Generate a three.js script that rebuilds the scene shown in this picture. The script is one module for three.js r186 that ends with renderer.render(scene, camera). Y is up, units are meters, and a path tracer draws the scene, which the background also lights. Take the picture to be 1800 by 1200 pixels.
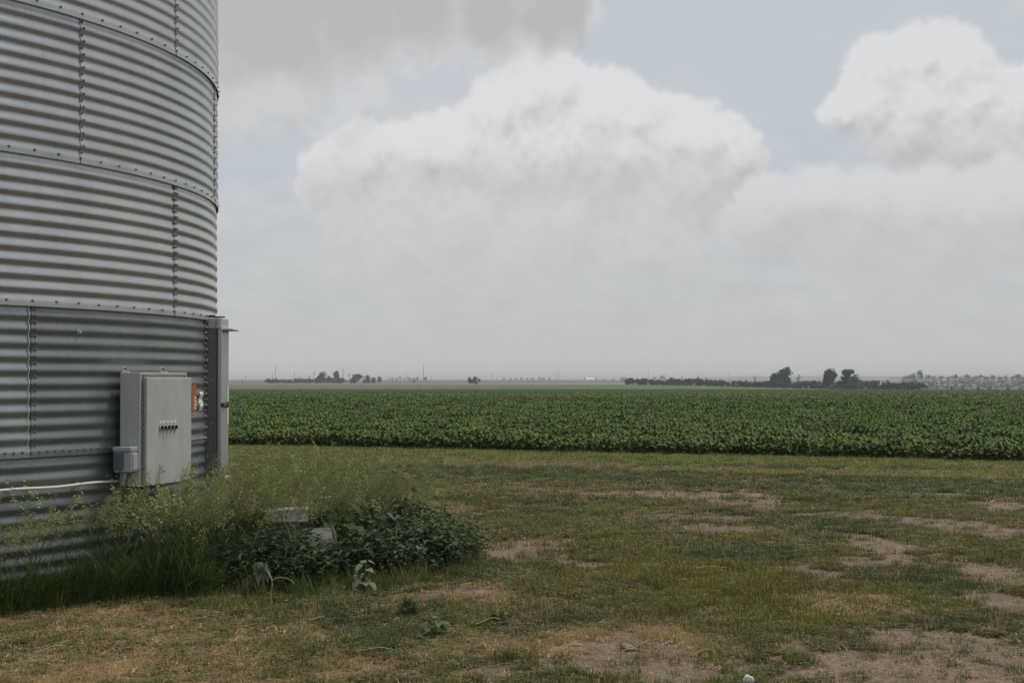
import * as THREE from 'three';
import { mergeGeometries, mergeVertices } from 'three/addons/utils/BufferGeometryUtils.js';
import { ImprovedNoise } from 'three/addons/math/ImprovedNoise.js';
import { RoundedBoxGeometry } from 'three/addons/geometries/RoundedBoxGeometry.js';

// ------------------------------------------------------------------ camera, sky, sun, exposure
const EYE = 1.67, FOCAL = 2757, PITCH = 0.0238;           // focal length in pixels of an 1800 x 1200 frame
const scene = new THREE.Scene();
const camera = new THREE.PerspectiveCamera(2 * Math.atan(600 / FOCAL) * 180 / Math.PI, 1800 / 1200, 0.1, 20000);
camera.position.set(0, EYE, 0);
camera.rotation.set(PITCH, 0, 0);

const perlin = new ImprovedNoise();
const N3 = (x, y, z) => perlin.noise(x, y, z);
function fbm(x, y, z, oct = 4, gain = 0.5) {
  let s = 0, a = 1, t = 0;
  for (let i = 0; i < oct; i++) { s += a * N3(x, y, z); t += a; a *= gain; x = x * 2.03 + 17.1; y = y * 2.03 + 5.3; z = z * 2.03 + 9.7; }
  return s / t;
}
const clamp = (x, a = 0, b = 1) => Math.min(b, Math.max(a, x));
const sstep = (a, b, x) => { const t = clamp((x - a) / (b - a)); return t * t * (3 - 2 * t); };
const lerp = (a, b, t) => a + (b - a) * t;
function rng(seed) { let s = seed >>> 0; return () => { s = (s + 0x6D2B79F5) >>> 0; let t = s; t = Math.imul(t ^ (t >>> 15), t | 1); t ^= t + Math.imul(t ^ (t >>> 7), t | 61); return ((t ^ (t >>> 14)) >>> 0) / 4294967296; }; }

// The sky: hazy air, heaped clouds at the heights they show, more of the same all round.
// Places in the sky are [bearing to the right, height] in milliradians * 2.757.
const SKY_K = 2757;
const sk = (px, py) => [Math.atan((px - 900) / FOCAL) * SKY_K, Math.atan((665.5 - py) / FOCAL) * SKY_K];
function heap(list) { return list.map(([x, y, r]) => { const [u, v] = sk(x, y); return [u, v, r]; }); }
const clouds = [];
// each heap: puffs, softness of the edge, how white its crown is, height of its flat dark base, opacity
clouds.push({ b: heap([[930, 160, 75], [985, 150, 60], [1060, 200, 75], [1120, 200, 60], [880, 190, 60], [1235, 250, 72], [1300, 290, 62], [1190, 240, 50], [800, 265, 70], [740, 275, 65], [640, 285, 72], [580, 310, 58], [1000, 260, 110], [1100, 280, 110], [900, 300, 120], [1220, 320, 100], [700, 350, 100], [820, 370, 130], [1000, 370, 130], [600, 340, 70], [1150, 370, 110], [700, 430, 110], [900, 450, 120]]), soft: 0.11, white: 1, base: sk(900, 320)[1], op: 1 });
clouds.push({ b: heap([[1560, 125, 62], [1620, 118, 62], [1680, 130, 62], [1540, 185, 65], [1620, 190, 85], [1710, 200, 75], [1790, 215, 65], [1850, 240, 90], [1480, 205, 36], [1900, 190, 70], [1780, 280, 80], [1960, 260, 90], [1600, 240, 70], [1700, 260, 80], [1880, 300, 90]]), soft: 0.14, white: 1, base: sk(1600, 285)[1], op: 0.95 });
clouds.push({ b: heap([[1380, 370, 66], [1450, 355, 58], [1530, 372, 66], [1620, 375, 66], [1700, 400, 80], [1330, 400, 66], [1800, 390, 100], [1500, 430, 110], [1650, 440, 110], [1900, 380, 90]]), soft: 0.2, white: 0.72, base: sk(1500, 420)[1], op: 0.8 });
clouds.push({ b: heap([[300, 60, 210], [480, 50, 165], [620, 20, 135], [740, 5, 115], [860, 20, 95], [960, 30, 72], [1010, 30, 45], [200, -60, 260], [400, -120, 240], [620, -130, 180], [900, -60, 90], [1000, -20, 50]]), soft: 0.34, white: 0.82, base: sk(500, 215)[1], op: 0.95, grey: 1.0, low: 0.465 });
clouds.push({ b: heap([[640, 180, 50], [600, 215, 50], [500, 190, 60], [430, 205, 55], [350, 215, 70]]), soft: 0.5, white: 0.5, base: -999, op: 0.5 });
clouds.push({ b: heap([[500, 455, 46], [545, 465, 44], [460, 470, 40], [590, 480, 50]]), soft: 0.42, white: 0.5, base: sk(500, 470)[1], op: 0.45 });
clouds.push({ b: heap([[1150, 440, 60], [1210, 460, 60], [1090, 470, 70], [1270, 480, 60]]), soft: 0.4, white: 0.45, base: sk(900, 470)[1], op: 0.5 });
clouds.push({ b: heap([[680, 440, 100], [800, 430, 100], [930, 440, 90], [1000, 420, 70], [620, 410, 60]]), soft: 0.5, white: 0.45, base: sk(900, 440)[1], op: 0.6 });
{ // the same kind of clouds all round, each heap a row of puffs on a flat base
  const r = rng(71);
  for (let i = 0; i < 46; i++) {
    const az = 24 + r() * 312, u = az * Math.PI / 180 * SKY_K, hgt = (2.5 + r() * 30) * Math.PI / 180 * SKY_K, s = 0.7 + r() * 0.9 + hgt / 1500;
    const n = 7 + Math.floor(r() * 9), b = [];
    for (let k = 0; k < n; k++) { const t = (k / (n - 1) - 0.5); b.push([u + t * 620 * s + (r() - 0.5) * 60 * s, hgt + (r() * 90 * (1 - 2 * Math.abs(t))) * s, (50 + r() * 55) * s]); }
    clouds.push({ b, soft: 0.12 + r() * 0.3, white: 0.6 + r() * 0.4, base: hgt, op: 0.75 + 0.2 * r(), grey: r() < 0.3 ? 0.6 : 0 });
  }
}
for (const c of clouds) {
  c.u0 = Math.min(...c.b.map((p) => p[0] - p[2] * 1.7)); c.u1 = Math.max(...c.b.map((p) => p[0] + p[2] * 1.7));
  c.v0 = Math.min(...c.b.map((p) => p[1] - p[2] * 1.7)); c.v1 = Math.max(...c.b.map((p) => p[1] + p[2] * 1.7));
}
function heapField(c, u, v) {                               // 1 in the middle of a puff, 0 on its rim
  let s = 0;
  for (const [bu, bv, br] of c.b) { const dx = u - bu, dy = v - bv, q = 1 - Math.sqrt(dx * dx + dy * dy) / br; if (q > -0.7) s += Math.exp(q * 5); }
  return s > 0 ? Math.log(s) / 5 : -0.8;
}
const AIR_LOW = [0.548, 0.553, 0.545], AIR_MID = [0.520, 0.572, 0.630], AIR_HIGH = [0.490, 0.580, 0.680];
function skyColor(az, el) {                                  // bearing: 0 straight ahead, growing to the right
  const v = el * SKY_K, TAU = Math.PI * 2 * SKY_K;
  if (el < -0.012) return [0.30, 0.30, 0.28];
  const u0 = az * SKY_K, ca = Math.cos(az) * 40, sa = Math.sin(az) * 40, ev = el * 40;
  const deg = el * 180 / Math.PI;
  const hi = sstep(0, 9, deg), up = sstep(9, 45, deg);
  const thin = 0.5 + 0.9 * fbm(ca * 0.22 + 3, ev * 0.5, sa * 0.22, 4);
  let c = [0, 1, 2].map((k) => lerp(lerp(AIR_LOW[k], AIR_MID[k], hi), AIR_HIGH[k], up));
  const veil = clamp(0.1 + 0.75 * sstep(0.35, 0.95, thin) - 0.1 * up);
  const vc = lerp(0.54, 0.63, hi);
  c = c.map((x) => lerp(x, vc, veil * 0.55));
  const wu = 30 * fbm(ca * 1.3, ev * 1.3, sa * 1.3, 4), wv = 26 * fbm(ca * 1.3 + 50, ev * 1.3, sa * 1.3 + 20, 4);
  const fine = fbm(ca * 4.2 + 9, ev * 4.2, sa * 4.2, 4, 0.55), mid = fbm(ca * 1.7 + 30, ev * 1.7, sa * 1.7 + 4, 3), billow = 0.62 - 2.2 * Math.abs(fbm(ca * 2.6 + 71, ev * 2.6, sa * 2.6 + 13, 3));
  const drift = fbm(ca * 0.9 + 15, ev * 2.3, sa * 0.9 + 60, 4);
  c = c.map((x) => x * (1 + 0.11 * drift * sstep(0.6, 3, deg) * sstep(11, 7, deg)));
  for (const cl of clouds) {
    let u = u0; if (cl.u1 > TAU / 2 && u < cl.u0 - 100) u += TAU;
    if (u < cl.u0 || u > cl.u1 || v < cl.v0 || v > cl.v1) continue;
    const F = heapField(cl, u + wu, v + wv) + 0.15 * fine + 0.16 * mid + 0.10 * billow;
    const under = sstep(cl.base + 40, cl.base - 300, v);      // clouds dissolve into the haze below their base
    const s = cl.soft + 0.07 + 0.35 * under;
    const a = sstep(-s * 0.35, s, F) * cl.op * (1 - 0.75 * under * sstep(0.1, 0.9, under));
    if (a <= 0) continue;
    const F2 = heapField(cl, u + wu - 10, v + wv + 26) + 0.16 * fbm(ca * 4.2 + 9, (el + 0.008) * 168, sa * 4.2, 3, 0.55);
    let lit = clamp(0.50 + 0.16 * billow + 0.30 * sstep(cl.base - 20, cl.base + 170, v) - 1.15 * (F2 - F) + 0.13 * fine + 0.13 * mid);
    lit *= 1 - 0.42 * sstep(cl.base + 80, cl.base - 10, v) * sstep(cl.base - 150, cl.base - 40, v) * sstep(-0.1, 0.5, F);
    if (cl.grey) lit = lerp(lit, 0.08, cl.grey * sstep(0.12, 0.75, F + 0.1 * mid));
    const g = lerp(cl.low ?? 0.50, lerp(0.60, 0.735, cl.white), lit);
    const far = sstep(8.5, 1.0, deg);                        // low clouds sink into the haze
    const tone = [g * 1.0, g * 0.998, g * 1.004].map((x, k) => lerp(x, AIR_LOW[k] * 1.04, far * 0.72));
    c = c.map((x, k) => lerp(x, tone[k], a * (1 - 0.25 * far)));
  }
  return c;
}
function makeSky(W, H) {                                     // coarse all round, at full detail over the width that the lens takes in
  const S = 4, w = W / S, h = H / S, low = new Float32Array(w * h * 3), data = new Float32Array(W * H * 4);
  const bearing = (u) => { const a = (u - 0.5) * 2 * Math.PI + Math.PI / 2; return a > Math.PI ? a - 2 * Math.PI : a; };
  for (let y = 0; y < h; y++) for (let x = 0; x < w; x++) { const c = skyColor(bearing((x + 0.5) / w), ((y + 0.5) / h - 0.5) * Math.PI); low.set(c, (y * w + x) * 3); }
  for (let y = 0; y < H; y++) for (let x = 0; x < W; x++) {
    const at = (y * W + x) * 4, el = ((y + 0.5) / H - 0.5) * Math.PI, az = bearing((x + 0.5) / W);
    data[at + 3] = 1;
    if (el > -0.03 && el < 0.30 && Math.abs(az) < 0.42) { const c = skyColor(az, el); data[at] = c[0]; data[at + 1] = c[1]; data[at + 2] = c[2]; continue; }
    const fx = (x + 0.5) / S - 0.5 + w, fy = clamp((y + 0.5) / S - 0.5, 0, h - 1.001), x0 = Math.floor(fx), y0 = Math.floor(fy), tx = fx - x0, ty = fy - y0;
    for (let k = 0; k < 3; k++) { const s = (i, j) => low[((y0 + j) * w + (x0 + i) % w) * 3 + k]; data[at + k] = lerp(lerp(s(0, 0), s(1, 0), tx), lerp(s(0, 1), s(1, 1), tx), ty); }
  }
  const t = new THREE.DataTexture(data, W, H, THREE.RGBAFormat, THREE.FloatType);
  t.mapping = THREE.EquirectangularReflectionMapping; t.magFilter = t.minFilter = THREE.LinearFilter; t.needsUpdate = true;
  return t;
}
const skyTexture = makeSky(4096, 2048);
scene.background = skyTexture; scene.environment = skyTexture;

const sun = new THREE.DirectionalLight(0xfff0d8, 2.3);      // a high hazy sun, ahead and to the right
sun.name = 'sun';
sun.position.set(38, 92, -34); sun.target.position.set(0, 0, -14);
sun.castShadow = true; sun.shadow.radius = 14; sun.shadow.mapSize.set(4096, 4096);
Object.assign(sun.shadow.camera, { left: -40, right: 40, top: 40, bottom: -40, near: 1, far: 260 });
scene.add(sun, sun.target);
scene.fog = new THREE.FogExp2(0xe6e8ea, 0.00024);

const renderer = new THREE.WebGLRenderer({ antialias: true });
renderer.toneMapping = THREE.LinearToneMapping;
renderer.toneMappingExposure = 1;
renderer.shadowMap.enabled = true;

// ------------------------------------------------------------------ helpers
const names = {};
function numbered(n) { names[n] = (names[n] ?? -1) + 1; return names[n] ? `${n}_${String(names[n]).padStart(3, '0')}` : n; }
function tag(o, label, category, group, kind) { if (label) o.userData.label = label; if (category) o.userData.category = category; if (group) o.userData.group = group; if (kind) o.userData.kind = kind; return o; }
function thing(name, label, category, pos = [0, 0, 0], turn = 0, group) { const g = new THREE.Group(); g.name = numbered(name); g.position.set(...pos); g.rotation.y = turn; scene.add(g); return tag(g, label, category, group); }
function mesh(name, geo, m, parent) { const o = new THREE.Mesh(geo, m); o.castShadow = o.receiveShadow = true; if (parent && parent !== scene) { o.name = name; parent.add(o); } else { o.name = numbered(name); scene.add(o); } return o; }
function copies(name, geo, m, mats, cols, parent) {
  const o = new THREE.InstancedMesh(geo, m, mats.length); o.castShadow = o.receiveShadow = true; o.userData.kind = 'stuff';
  mats.forEach((x, i) => o.setMatrixAt(i, x)); if (cols) cols.forEach((c, i) => o.setColorAt(i, c));
  if (parent) { o.name = name; parent.add(o); } else { o.name = numbered(name); scene.add(o); }
  return o;
}
const C = (r, g, b) => new THREE.Color().setRGB(r, g, b);
const std = (c, roughness = 0.9, more = {}) => new THREE.MeshStandardMaterial({ color: Array.isArray(c) ? C(...c) : c, roughness, metalness: 0, side: THREE.DoubleSide, ...more });
const leafMat = (c, through = 0.3, rough = 0.75, gloss = 0.15) => new THREE.MeshPhysicalMaterial({ color: C(...c), roughness: rough, transmission: through, thickness: 0, specularIntensity: gloss, side: THREE.DoubleSide });
const box = (w, h, d, x = 0, y = 0, z = 0) => new THREE.BoxGeometry(w, h, d).translate(x, y, z);
const rbox = (w, h, d, x = 0, y = 0, z = 0, r = 0.006) => new RoundedBoxGeometry(w, h, d, 2, r).translate(x, y, z);
function merge(list) { return mergeGeometries(list.map((g) => { const q = g.index ? g.toNonIndexed() : g; for (const k of Object.keys(q.attributes)) if (!['position', 'normal', 'uv'].includes(k)) q.deleteAttribute(k); return q; })); }
function bar(a, b, r0, r1 = r0, seg = 5) {                  // a tapered rod from a to b
  const A = new THREE.Vector3(...a), B = new THREE.Vector3(...b), d = B.clone().sub(A), g = new THREE.CylinderGeometry(r1, r0, d.length(), seg, 1, false);
  g.translate(0, d.length() / 2, 0).applyQuaternion(new THREE.Quaternion().setFromUnitVectors(new THREE.Vector3(0, 1, 0), d.normalize())).translate(...a);
  return g;
}
class Tri {                                                 // a soup of triangles
  constructor() { this.p = []; }
  t(a, b, c) { this.p.push(...a, ...b, ...c); }
  q(a, b, c, d) { this.t(a, b, c); this.t(a, c, d); }
  geo() { const g = new THREE.BufferGeometry(); g.setAttribute('position', new THREE.Float32BufferAttribute(this.p, 3)); g.computeVertexNormals(); return g; }
}
function dataTexture(n, fill, srgb = true) {
  const d = new Uint8Array(n * n * 4);
  for (let y = 0; y < n; y++) for (let x = 0; x < n; x++) { const v = fill(x / n, y / n), i = (y * n + x) * 4; d[i] = clamp(v[0]) * 255; d[i + 1] = clamp(v[1]) * 255; d[i + 2] = clamp(v[2]) * 255; d[i + 3] = 255; }
  const t = new THREE.DataTexture(d, n, n); t.wrapS = t.wrapT = THREE.RepeatWrapping; t.magFilter = THREE.LinearFilter; t.minFilter = THREE.LinearMipmapLinearFilter; t.generateMipmaps = true;
  if (srgb) t.colorSpace = THREE.SRGBColorSpace; t.needsUpdate = true; return t;
}
function tileNoise(u, v, f, seed, oct = 4) {                // fbm that repeats on the unit square
  let s = 0, a = 1, t = 0;
  for (let i = 0; i < oct; i++) { const A = u * Math.PI * 2, B = v * Math.PI * 2, k = f / 6.283; s += a * (N3(Math.cos(A) * k + seed, Math.sin(A) * k + 3.1 * seed, Math.cos(B) * k) + N3(Math.sin(B) * k + seed * 2, Math.cos(A) * k, Math.sin(B) * k + Math.sin(A) * k)) * 0.75; t += a; a *= 0.55; f *= 2; }
  return s / t;
}
// ground plan: east is right of the lens axis, d is metres ahead
const east = (px, d) => (px - 900) / FOCAL * d;
function elevation(x, d) {
  const r = Math.hypot(x, d), b = d > 0 ? x / d : 9;
  const t = d > 0 ? sstep(0.05, 0.22, b) * sstep(0.9, 0.5, b) : 0;
  let e = -lerp(1.3, lerp(1.35, 2.7, sstep(380, 540, r)), t) * sstep(60, 390, r) + t * 1.35 * sstep(720, 1150, r);
  return e;
}
function relief(x, d) {                                     // small bumps and shallow wheel ruts of the yard
  return 0.022 * fbm(x * 0.5, d * 0.5, 2.2, 3) + 0.012 * fbm(x * 2.1, d * 2.1, 7.7, 2);
}
const groundY = (x, d) => elevation(x, d) + (Math.hypot(x, d) < 60 ? relief(x, d) : 0);

// ------------------------------------------------------------------ what grows and lies where in the yard
// patches: [east, ahead, half width, half length] in metres
const pxSpot = (px, py, w, h) => { const d = FOCAL * EYE / (py - 665.5); return [east(px, d), d, w / FOCAL * d, h * d * d / (FOCAL * EYE)]; };
const barePatches = [
  [1180, 872, 190, 9], [1060, 866, 120, 5], [1330, 884, 90, 8], [1220, 912, 130, 13], [1300, 935, 120, 8], [1480, 905, 110, 10], [1650, 918, 130, 13], [1760, 930, 90, 14], [1560, 960, 90, 16], [1500, 985, 60, 10], [1500, 850, 60, 4], [1700, 872, 80, 5],
  [920, 968, 85, 20], [1000, 982, 50, 8], [1110, 1150, 150, 26], [1010, 1165, 90, 12], [1690, 1040, 60, 16], [1760, 1000, 60, 22], [1780, 1060, 60, 22], [1640, 1120, 120, 26], [1740, 1150, 120, 60], [1520, 1170, 130, 34], [1650, 1195, 180, 40], [1360, 1165, 60, 12], [1440, 1200, 120, 18], [880, 1195, 120, 12], [1620, 985, 60, 8], [1400, 1000, 60, 6], [860, 900, 30, 5],
  [960, 860, 60, 4], [700, 1160, 60, 10], [820, 1050, 60, 10], [1790, 890, 70, 8],
].map((p) => pxSpot(...p));
const strawPatches = [[180, 1120, 260, 60], [120, 1180, 200, 40], [320, 1130, 160, 40], [330, 1190, 160, 30], [640, 1180, 160, 24], [820, 1060, 90, 18], [980, 1130, 120, 20], [60, 1090, 140, 20], [730, 875, 44, 16], [760, 895, 60, 12], [850, 1130, 80, 16], [1190, 1125, 110, 14], [560, 1110, 120, 20], [1500, 1060, 90, 18]].map((p) => pxSpot(...p));
const mossPatches = [[1200, 1030, 170, 50], [1330, 1050, 190, 40], [1430, 1080, 150, 34], [1080, 1000, 130, 30], [1500, 1050, 120, 24]].map((p) => pxSpot(...p));
const darkPatches = [[1200, 880, 500, 7], [1000, 905, 160, 8], [1480, 945, 110, 10], [1500, 925, 200, 8], [1560, 1010, 150, 14], [1350, 905, 120, 8], [720, 1075, 130, 26], [1000, 1100, 90, 16], [1280, 975, 120, 12], [820, 1010, 80, 18], [1000, 845, 300, 5], [650, 1120, 120, 20], [1640, 1090, 90, 12], [1200, 825, 500, 3]].map((p) => pxSpot(...p));
function inPatches(list, x, d) {
  let m = 0;
  const wx = 0.75 * fbm(x * 0.8, d * 0.6, 1.5, 4), wd = 1.5 * fbm(x * 0.7 + 40, d * 0.5, 8.5, 4);
  for (const [cx, cd, rx, rd] of list) { const q = Math.hypot((x + wx - cx) / rx, (d + wd - cd) / rd); if (q < 1.6) m = Math.max(m, sstep(1.5, 0.45, q)); }
  return m;
}
function cover(x, d) {
  const big = fbm(x * 0.16, d * 0.16, 4.4, 3), mid = fbm(x * 0.7, d * 0.55, 3.3, 3), small = fbm(x * 2.4, d * 1.8, 6.1, 2);
  let bare = inPatches(barePatches, x, d);
  const crumb = fbm(x * 5.5, d * 3.2, 14.1, 3);
  const speck = fbm(x * 13, d * 7.5, 31.7, 2);
  bare = sstep(0.22, 0.80, 0.90 * bare + 0.45 * small + 0.75 * crumb + 0.55 * speck + 0.14 * sstep(0, 0.5, x / d));
  const edge = d - (35.75 - 0.446 * x);                    // metres past the edge of the crop, negative before it
  const verge = sstep(-9.5, -6.5, edge);
  if (verge > 0.5) bare *= 0.25;
  const band = (a, b) => sstep(a - 0.8, a, edge + 0.8 * mid) * sstep(b + 0.8, b, edge + 0.8 * mid);
  const straw = clamp(inPatches(strawPatches, x, d) * (0.5 + 1.0 * (mid + 0.30)) + 0.34 * sstep(0.05, 0.5, mid + 0.5 * small) + verge * 0.06 + 0.38 * band(-6.2, -4.8));
  const moss = clamp(inPatches(mossPatches, x, d) * (0.75 + small));
  const dark = clamp(inPatches(darkPatches, x, d) * (0.8 + small) + 0.35 * sstep(0.05, 0.5, big) + 0.75 * band(-10.5, -7.2));
  return { bare, straw, moss, dark, verge, mid, small, edge, crumb };
}

// ------------------------------------------------------------------ ground
{
  const tex = dataTexture(512, (u, v) => {
    const a = tileNoise(u, v, 6, 1.3, 4), b = tileNoise(u, v, 46, 4.7, 3), c = tileNoise(u, v, 150, 8.1, 2);
    let s = 0.80 + 0.20 * a + 0.30 * b + 0.34 * c;
    const grit = c > 0.34 ? 0.18 : 0;
    return [s + grit, s * 0.985 + grit, s * 0.97 + grit];
  });
  const bump = dataTexture(512, (u, v) => { const b = 0.5 + 0.3 * tileNoise(u, v, 40, 2.7, 4) + 0.3 * tileNoise(u, v, 130, 5.7, 2); return [b, b, b]; }, false);
  const angles = [], R = [];
  for (let i = 0; i <= 230; i++) angles.push(-0.46 + i * 0.92 / 230);
  for (let i = 1; i < 110; i++) angles.push(0.46 + i * (2 * Math.PI - 0.92) / 110);
  for (let r = 2.5; r < 7000; r *= r < 45 ? 1.013 : 1.035) R.push(r);
  const P = [], U = [], Q = [], I = [], na = angles.length;
  P.push(0, 0, 0); U.push(0, 0); Q.push(0.2, 0.15, 0.1);
  const tmp = (x, d, r) => {
    if (r > 60) {
      const n = fbm(x * 0.004, d * 0.004, 2.5, 3), n2 = fbm(x * 0.0011, d * 0.004, 9.5, 3);
      return [0.155 + 0.05 * n + 0.05 * n2, 0.145 + 0.04 * n, 0.095 + 0.02 * n];
    }
    const k = cover(x, d), soil = 0.9 + 0.35 * k.small + 0.2 * k.mid;
    const b = k.bare;
    const thatch = [0.135 + 0.06 * k.straw, 0.105 + 0.045 * k.straw, 0.066 + 0.02 * k.straw];
    return [lerp(thatch[0], 0.270, b) * soil, lerp(thatch[1], 0.200, b) * soil, lerp(thatch[2], 0.138, b) * soil];
  };
  for (const r of R) for (const a of angles) {
    const x = Math.sin(a) * r, d = Math.cos(a) * r;
    P.push(x, groundY(x, d), -d); U.push(x / 2.3, d / 2.3); Q.push(...tmp(x, d, r));
  }
  for (let j = 0; j < na; j++) I.push(0, 1 + j, 1 + (j + 1) % na);
  for (let i = 0; i < R.length - 1; i++) for (let j = 0; j < na; j++) { const a = 1 + i * na + j, b = 1 + i * na + (j + 1) % na; I.push(a, a + na, b + na, a, b + na, b); }
  const g = new THREE.BufferGeometry();
  g.setAttribute('position', new THREE.Float32BufferAttribute(P, 3)); g.setAttribute('uv', new THREE.Float32BufferAttribute(U, 2)); g.setAttribute('color', new THREE.Float32BufferAttribute(Q, 3));
  g.setIndex(I); g.computeVertexNormals();
  const o = mesh('ground', g, new THREE.MeshStandardMaterial({ map: tex, bumpMap: bump, bumpScale: 0.02, vertexColors: true, roughness: 1, side: THREE.DoubleSide }));
  tag(o, 'worn yard ground of brown soil and thin mown grass', 'ground', null, 'structure');
}
function fieldSheet(name, label, color, inside, lift, fine = 1) {  // a field as a sheet that follows the ground; inside(bearing) gives [near, far]
  const P = [], U = [], I = []; const n = 90, m = 14; let k = 0;
  const [b0, b1] = inside.range;
  for (let i = 0; i <= n; i++) {
    const b = lerp(b0, b1, i / n), [r0, r1] = inside(b);
    for (let j = 0; j <= m; j++) { const d = r0 * Math.pow(r1 / r0, j / m), x = b * d; P.push(x, elevation(x, d) + lift, -d); U.push(x / 40, d / 40); }
  }
  for (let i = 0; i < n; i++) for (let j = 0; j < m; j++) { k = i * (m + 1) + j; I.push(k, k + m + 1, k + m + 2, k, k + m + 2, k + 1); }
  const g = new THREE.BufferGeometry(); g.setAttribute('position', new THREE.Float32BufferAttribute(P, 3)); g.setAttribute('uv', new THREE.Float32BufferAttribute(U, 2)); g.setIndex(I); g.computeVertexNormals();
  const o = mesh(name, g, std(color, 1, { map: fieldMap }));
  return tag(o, label, 'field', null, 'structure');
}
const fieldMap = dataTexture(256, (u, v) => { const s = 0.9 + 0.3 * tileNoise(u, v, 8, 3.3, 4) + 0.12 * Math.sin(v * 120); return [s, s, s]; });
const cropFront = (x) => 35.75 - 0.446 * x;
const FAR_EDGE = 392;
{
  const f = (b) => [35.75 / (1 + 0.446 * b) - 0.12, FAR_EDGE]; f.range = [-0.62, 0.62];
  fieldSheet('crop_field', 'dark soil bed under the leafy green crop', [0.085, 0.064, 0.045], f, 0.035);
  // beyond it: a second green field that narrows to the left, then ploughed soil, then pale stubble
  const line = (b) => { const x0 = -45, d0 = 443, x1 = 57, d1 = 780, s = (d1 - d0) / (x1 - x0); return clamp((d0 - s * x0) / (1 - s * b), 400, 860); };
  const g2 = (b) => { if (b <= -0.1) return [FAR_EDGE + 6, FAR_EDGE + 7]; const far = b < 0.0726 ? line(b) : lerp(790, 610, clamp((b - 0.0726) / 0.17)); return [FAR_EDGE + 4, Math.max(far, FAR_EDGE + 8)]; }; g2.range = [-0.13, 0.62];
  fieldSheet('far_green_field', 'distant flat green field between the leafy crop and the windbreak', [0.062, 0.118, 0.034], g2, 0.10);
  const g3 = (b) => [Math.max(FAR_EDGE + 8, b < 0.0726 ? line(b) + 4 : 800), 880]; g3.range = [-0.62, 0.12];
  fieldSheet('ploughed_field', 'bare brown ploughed field beyond the crop', [0.115, 0.094, 0.076], g3, 0.06);
  const g4 = (b) => [882, 1010 + 60 * Math.sin(b * 9)]; g4.range = [-0.62, 0.40];
  fieldSheet('stubble_field', 'pale tan stubble strip below the distant trees', [0.40, 0.345, 0.25], g4, 0.08);
  const g5 = (b) => [FAR_EDGE - 1.5, FAR_EDGE + 3.5]; g5.range = [-0.62, 0.62];
  fieldSheet('field_margin', 'bright yellow green grass margin at the far edge of the crop', [0.19, 0.26, 0.045], g5, 0.53);
  // low ridge on the horizon to the right
  const P = [], I = [], n = 60;
  for (let i = 0; i <= n; i++) { const b = lerp(0.10, 0.60, i / n), s = Math.sin(Math.PI * i / n); const top = 1.67 + 4.6 / FOCAL * 5200 * Math.min(1, 3 * s) + 1.2 * fbm(b * 30, 1, 2, 3); for (const [d, y] of [[4900, -2], [5050, top * 0.6], [5200, top], [5600, top * 0.9], [6200, -3]]) P.push(b * d, y, -d); }
  for (let i = 0; i < n; i++) for (let j = 0; j < 4; j++) { const k = i * 5 + j; I.push(k, k + 5, k + 6, k, k + 6, k + 1); }
  const g = new THREE.BufferGeometry(); g.setAttribute('position', new THREE.Float32BufferAttribute(P, 3)); g.setIndex(I); g.computeVertexNormals();
  tag(mesh('ridge', g, std([0.12, 0.125, 0.09], 1)), 'low hazy ridge on the far horizon', 'hill', null, 'structure');
}
console.log('ground done');
//@@BIN
// ------------------------------------------------------------------ the corrugated steel bin
const BIN = { x: -8.293, d: 14.357, R: 5.486 }, RING = 1.1176, STEP = Math.PI * 2 / 144, SEAM = EYE + 0.5714, PITCHES = 11, WAVE = 0.00635;
// a point on the bin: angle a (0 = due east, growing away from the camera), height y, metres proud of the wall, metres sideways
const onBin = (a, y, out = 0, along = 0) => new THREE.Vector3(BIN.x + Math.cos(a) * (BIN.R + out) - Math.sin(a) * along, y, -(BIN.d + Math.sin(a) * (BIN.R + out) + Math.cos(a) * along));
function binAngle(px) { const k = (px - 900) / FOCAL, A = k * k + 1, B = -2 * (k * BIN.x + BIN.d), Cc = BIN.x ** 2 + BIN.d ** 2 - BIN.R ** 2, D = Math.max(0, B * B - 4 * A * Cc), z = (-B - Math.sqrt(D)) / (2 * A); return Math.atan2(z - BIN.d, k * z - BIN.x); }
const wallWave = (y) => WAVE * Math.cos((y - SEAM) / RING * PITCHES * Math.PI * 2);
const zincMap = dataTexture(512, (u, v) => {                 // spangle, rain streaks, scuffs
  const a = tileNoise(u, v, 5, 2.2, 3), sp = tileNoise(u, v, 70, 6.4, 2), st = N3(Math.cos(u * 6.2832) * 9, Math.sin(u * 6.2832) * 9, 3 + 0.6 * Math.cos(v * 6.2832)), st2 = N3(Math.cos(u * 6.2832) * 26, Math.sin(u * 6.2832) * 26, 9 + 0.5 * Math.sin(v * 6.2832));
  const hz = tileNoise(u * 1, v, 3, 9.3, 2), s = 0.90 + 0.07 * a + 0.012 * sp - 0.10 * sstep(0.42, 0.7, st2) * sstep(0.0, 0.4, hz) - 0.02 * st;
  return [s, s, s * 1.0];
});
const zincRough = dataTexture(256, (u, v) => { const s = 0.34 + 0.10 * tileNoise(u, v, 7, 1.7, 4) + 0.10 * tileNoise(u, v, 60, 3.9, 2); return [s, s, s]; }, false);
const zinc = (c, rough = 1, metal = 0.72) => new THREE.MeshStandardMaterial({ color: C(...c), metalness: metal, roughness: rough, map: zincMap, roughnessMap: zincRough, side: THREE.DoubleSide });
const zincUpper = [zinc([0.54, 0.555, 0.555]), zinc([0.51, 0.53, 0.535]), zinc([0.56, 0.57, 0.57]), zinc([0.525, 0.545, 0.54])];
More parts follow.
